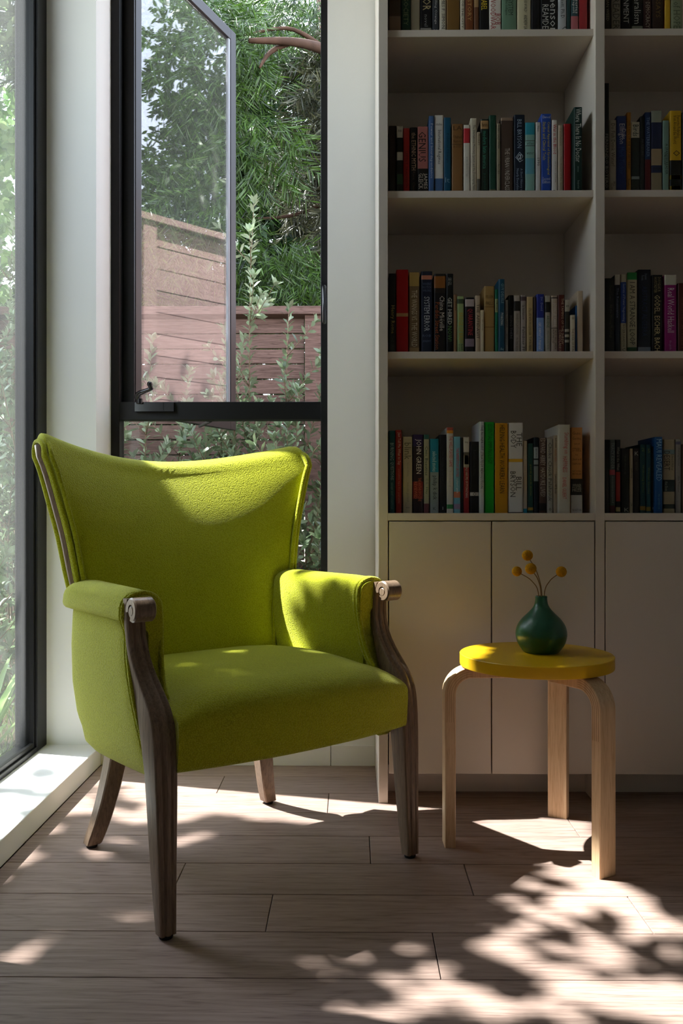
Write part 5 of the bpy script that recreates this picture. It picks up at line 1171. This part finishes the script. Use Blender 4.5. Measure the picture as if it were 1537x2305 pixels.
# shade tree on the sunny side of the house: sun reaches the room only through its gaps
lit_poly = [(-.95, 2.78), (-.95, 2.33), (-.60, 2.22), (-.36, 2.26), (-.10, 2.24), (.04, 2.13), (.09, 2.10), (.19, 2.172), (.44, 1.945), (.35, 1.85), (.28, 1.76), (.235, 1.70), (.21, 1.63), (.27, 1.555), (.40, 1.52), (.58, 1.53), (.69, 1.60), (.66, 1.80), (.58, 1.96), (.64, 2.08), (.68, 2.36), (.50, 2.6), (.2, 2.78)]
spots = [(.051, 1.60, .016), (.129, 1.573, .014), (-.045, 1.535, .014), (-.207, 1.467, .012), (-.617, 1.557, .022), (-.581, 1.589, .012), (-.551, 1.611, .010), (-.461, 1.708, .014), (-.402, 1.737, .010), (-.57, 2.02, .022), (-.53, 2.10, .022), (-.43, 2.11, .02), (-.39, 2.13, .018),
         (-.01, 1.385, .03), (.08, 1.42, .03), (.14, 1.44, .035), (.22, 1.40, .045), (.31, 1.42, .03), (.40, 1.475, .04), (.48, 1.44, .055), (.55, 1.41, .07), (.17, 1.515, .02), (.09, 1.49, .02), (-.077, 1.93, .010), (.064, 1.96, .012), (.208, 2.025, .016),
         (-.88, 2.15, .10), (-.80, 2.04, .06), (-.92, 1.9, .10), (-.93, 1.62, .12), (-.88, 1.75, .05), (.9, 1.3, .08), (.7, 1.25, .1), (.45, 1.2, .08)]
holes = [(.255, 2.10, .018), (.20, 2.165, .018), (.30, 2.16, .02), (-.80, 2.44, .04), (-.62, 2.36, .04)]
def in_poly(x, y):
    c = np.zeros(len(x), bool)
    for (x0, y0), (x1, y1_) in zip(lit_poly, lit_poly[1:] + lit_poly[:1]):
        k = ((y0 > y) != (y1_ > y)) & (x < (x1 - x0) * (y - y0) / (y1_ - y0 + 1e-12) + x0); c ^= k
    return c
r = np.random.RandomState(77)
n = 75000
x = r.uniform(-1.3, 1.5, n); y = r.uniform(-.4, 3.0, n)
u_ = r.uniform(0, 1, n)
wx = x + .025 * np.sin(17 * y + 3 * x) + .012 * np.sin(41 * y + 29 * x); wy = y + .02 * np.sin(19 * x + 5 * y) + .012 * np.sin(37 * x - 23 * y)
lit = in_poly(wx, wy)
for sx_, sy_, sr in spots: lit |= ((wx - sx_) / 1.25) ** 2 + (wy - sy_) ** 2 < (sr + .012) ** 2
for sx_, sy_, sr in holes: lit &= ~(((wx - sx_) / 1.1) ** 2 + (wy - sy_) ** 2 < sr ** 2)
keep = ~lit
x, y = x[keep], y[keep]; n = len(x)
s_ = r.uniform(4.5, 6.0, n)
P = np.stack([x - LDIR.x * s_, y - LDIR.y * s_, -LDIR.z * s_], 1)
# sprigs that hang into the gap and throw leaf-shaped shadows
SP = [(.36, 1.79, 150), (.45, 1.84, 170), (.33, 1.71, 190), (.24, 1.69, 175), (.42, 1.60, 120), (.52, 1.62, 95), (.60, 1.58, 80), (.66, 1.70, 60), (.56, 1.53, 100), (-.72, 2.47, 20)]
ex, ed, en_ = [], [], []
for px_, py_, an in SP:
    for q in range(6):
        a_ = R(an + r.uniform(-65, 65)); o_ff = r.uniform(-.05, .05, 2)
        ex.append((px_ + o_ff[0], py_ + o_ff[1])); ed.append((math.cos(a_), math.sin(a_)))
ex = np.array(ex); ed = np.array(ed); ne = len(ex); se = r.uniform(4.4, 4.9, ne)
EP = np.stack([ex[:, 0] - LDIR.x * se, ex[:, 1] - LDIR.y * se, -LDIR.z * se], 1)
ED = np.stack([ed[:, 0], ed[:, 1], r.uniform(-.1, .1, ne)], 1)
# unseen wide outer crown, added to keep the high sky off the room
nw = 50000
xw = r.uniform(-4.5, 4.0, nw); yw = r.uniform(-3.5, 6.5, nw); kw = ((xw < -1.25) | (xw > 1.45) | (yw > 2.95)) & (yw > -.4) & (yw < 5.6) & ~((xw < -1.0) & (yw > 3.0))
xw, yw = xw[kw], yw[kw]; nw = len(xw); sw = r.uniform(4.6, 6.4, nw)
WP = np.stack([xw - LDIR.x * sw, yw - LDIR.y * sw, -LDIR.z * sw], 1)
kw = (WP[:, 0] < -1.3); WP = WP[kw]; nw = len(WP)
shade = tag(empty('shade_tree', (-4.6, 3.6, GZ)), 'broad leaved tree on the sunny side whose leaves dapple the floor', 'tree')
P -= np.array(shade.location)
D = unit(r, n); Nn = unit(r, n) * .6 + np.array([-LDIR.x, -LDIR.y, -LDIR.z])
P -= D / np.linalg.norm(D, axis=1, keepdims=True) * .03
EP -= np.array(shade.location); WP -= np.array(shade.location)
DW = unit(r, nw); DW[:, 2] *= .5
allP = np.concatenate([P, EP, WP]); allD = np.concatenate([D, ED, DW]); allN = np.concatenate([Nn, np.tile([0, 0, 1.], (ne, 1)), unit(r, nw) * .5 + np.array([0, 0, 1])])
aL = np.concatenate([r.uniform(.05, .075, n), r.uniform(.09, .13, ne), r.uniform(.11, .16, nw)]); aW = np.concatenate([r.uniform(.026, .036, n), r.uniform(.03, .042, ne), r.uniform(.06, .085, nw)])
f = leaves('foliage', allP, allD, allN, aL, aW, M_SHADE, shade, wide=.5)
f['kind'] = 'stuff'
G().tube([(0, 0, 0), (.05, -.1, 1.6), (.3, -.6, 3.4), (.5, -1.2, 4.4)], [.13, .11, .08, .04], 10).build('trunk', M_BARK, shade, smooth=True)
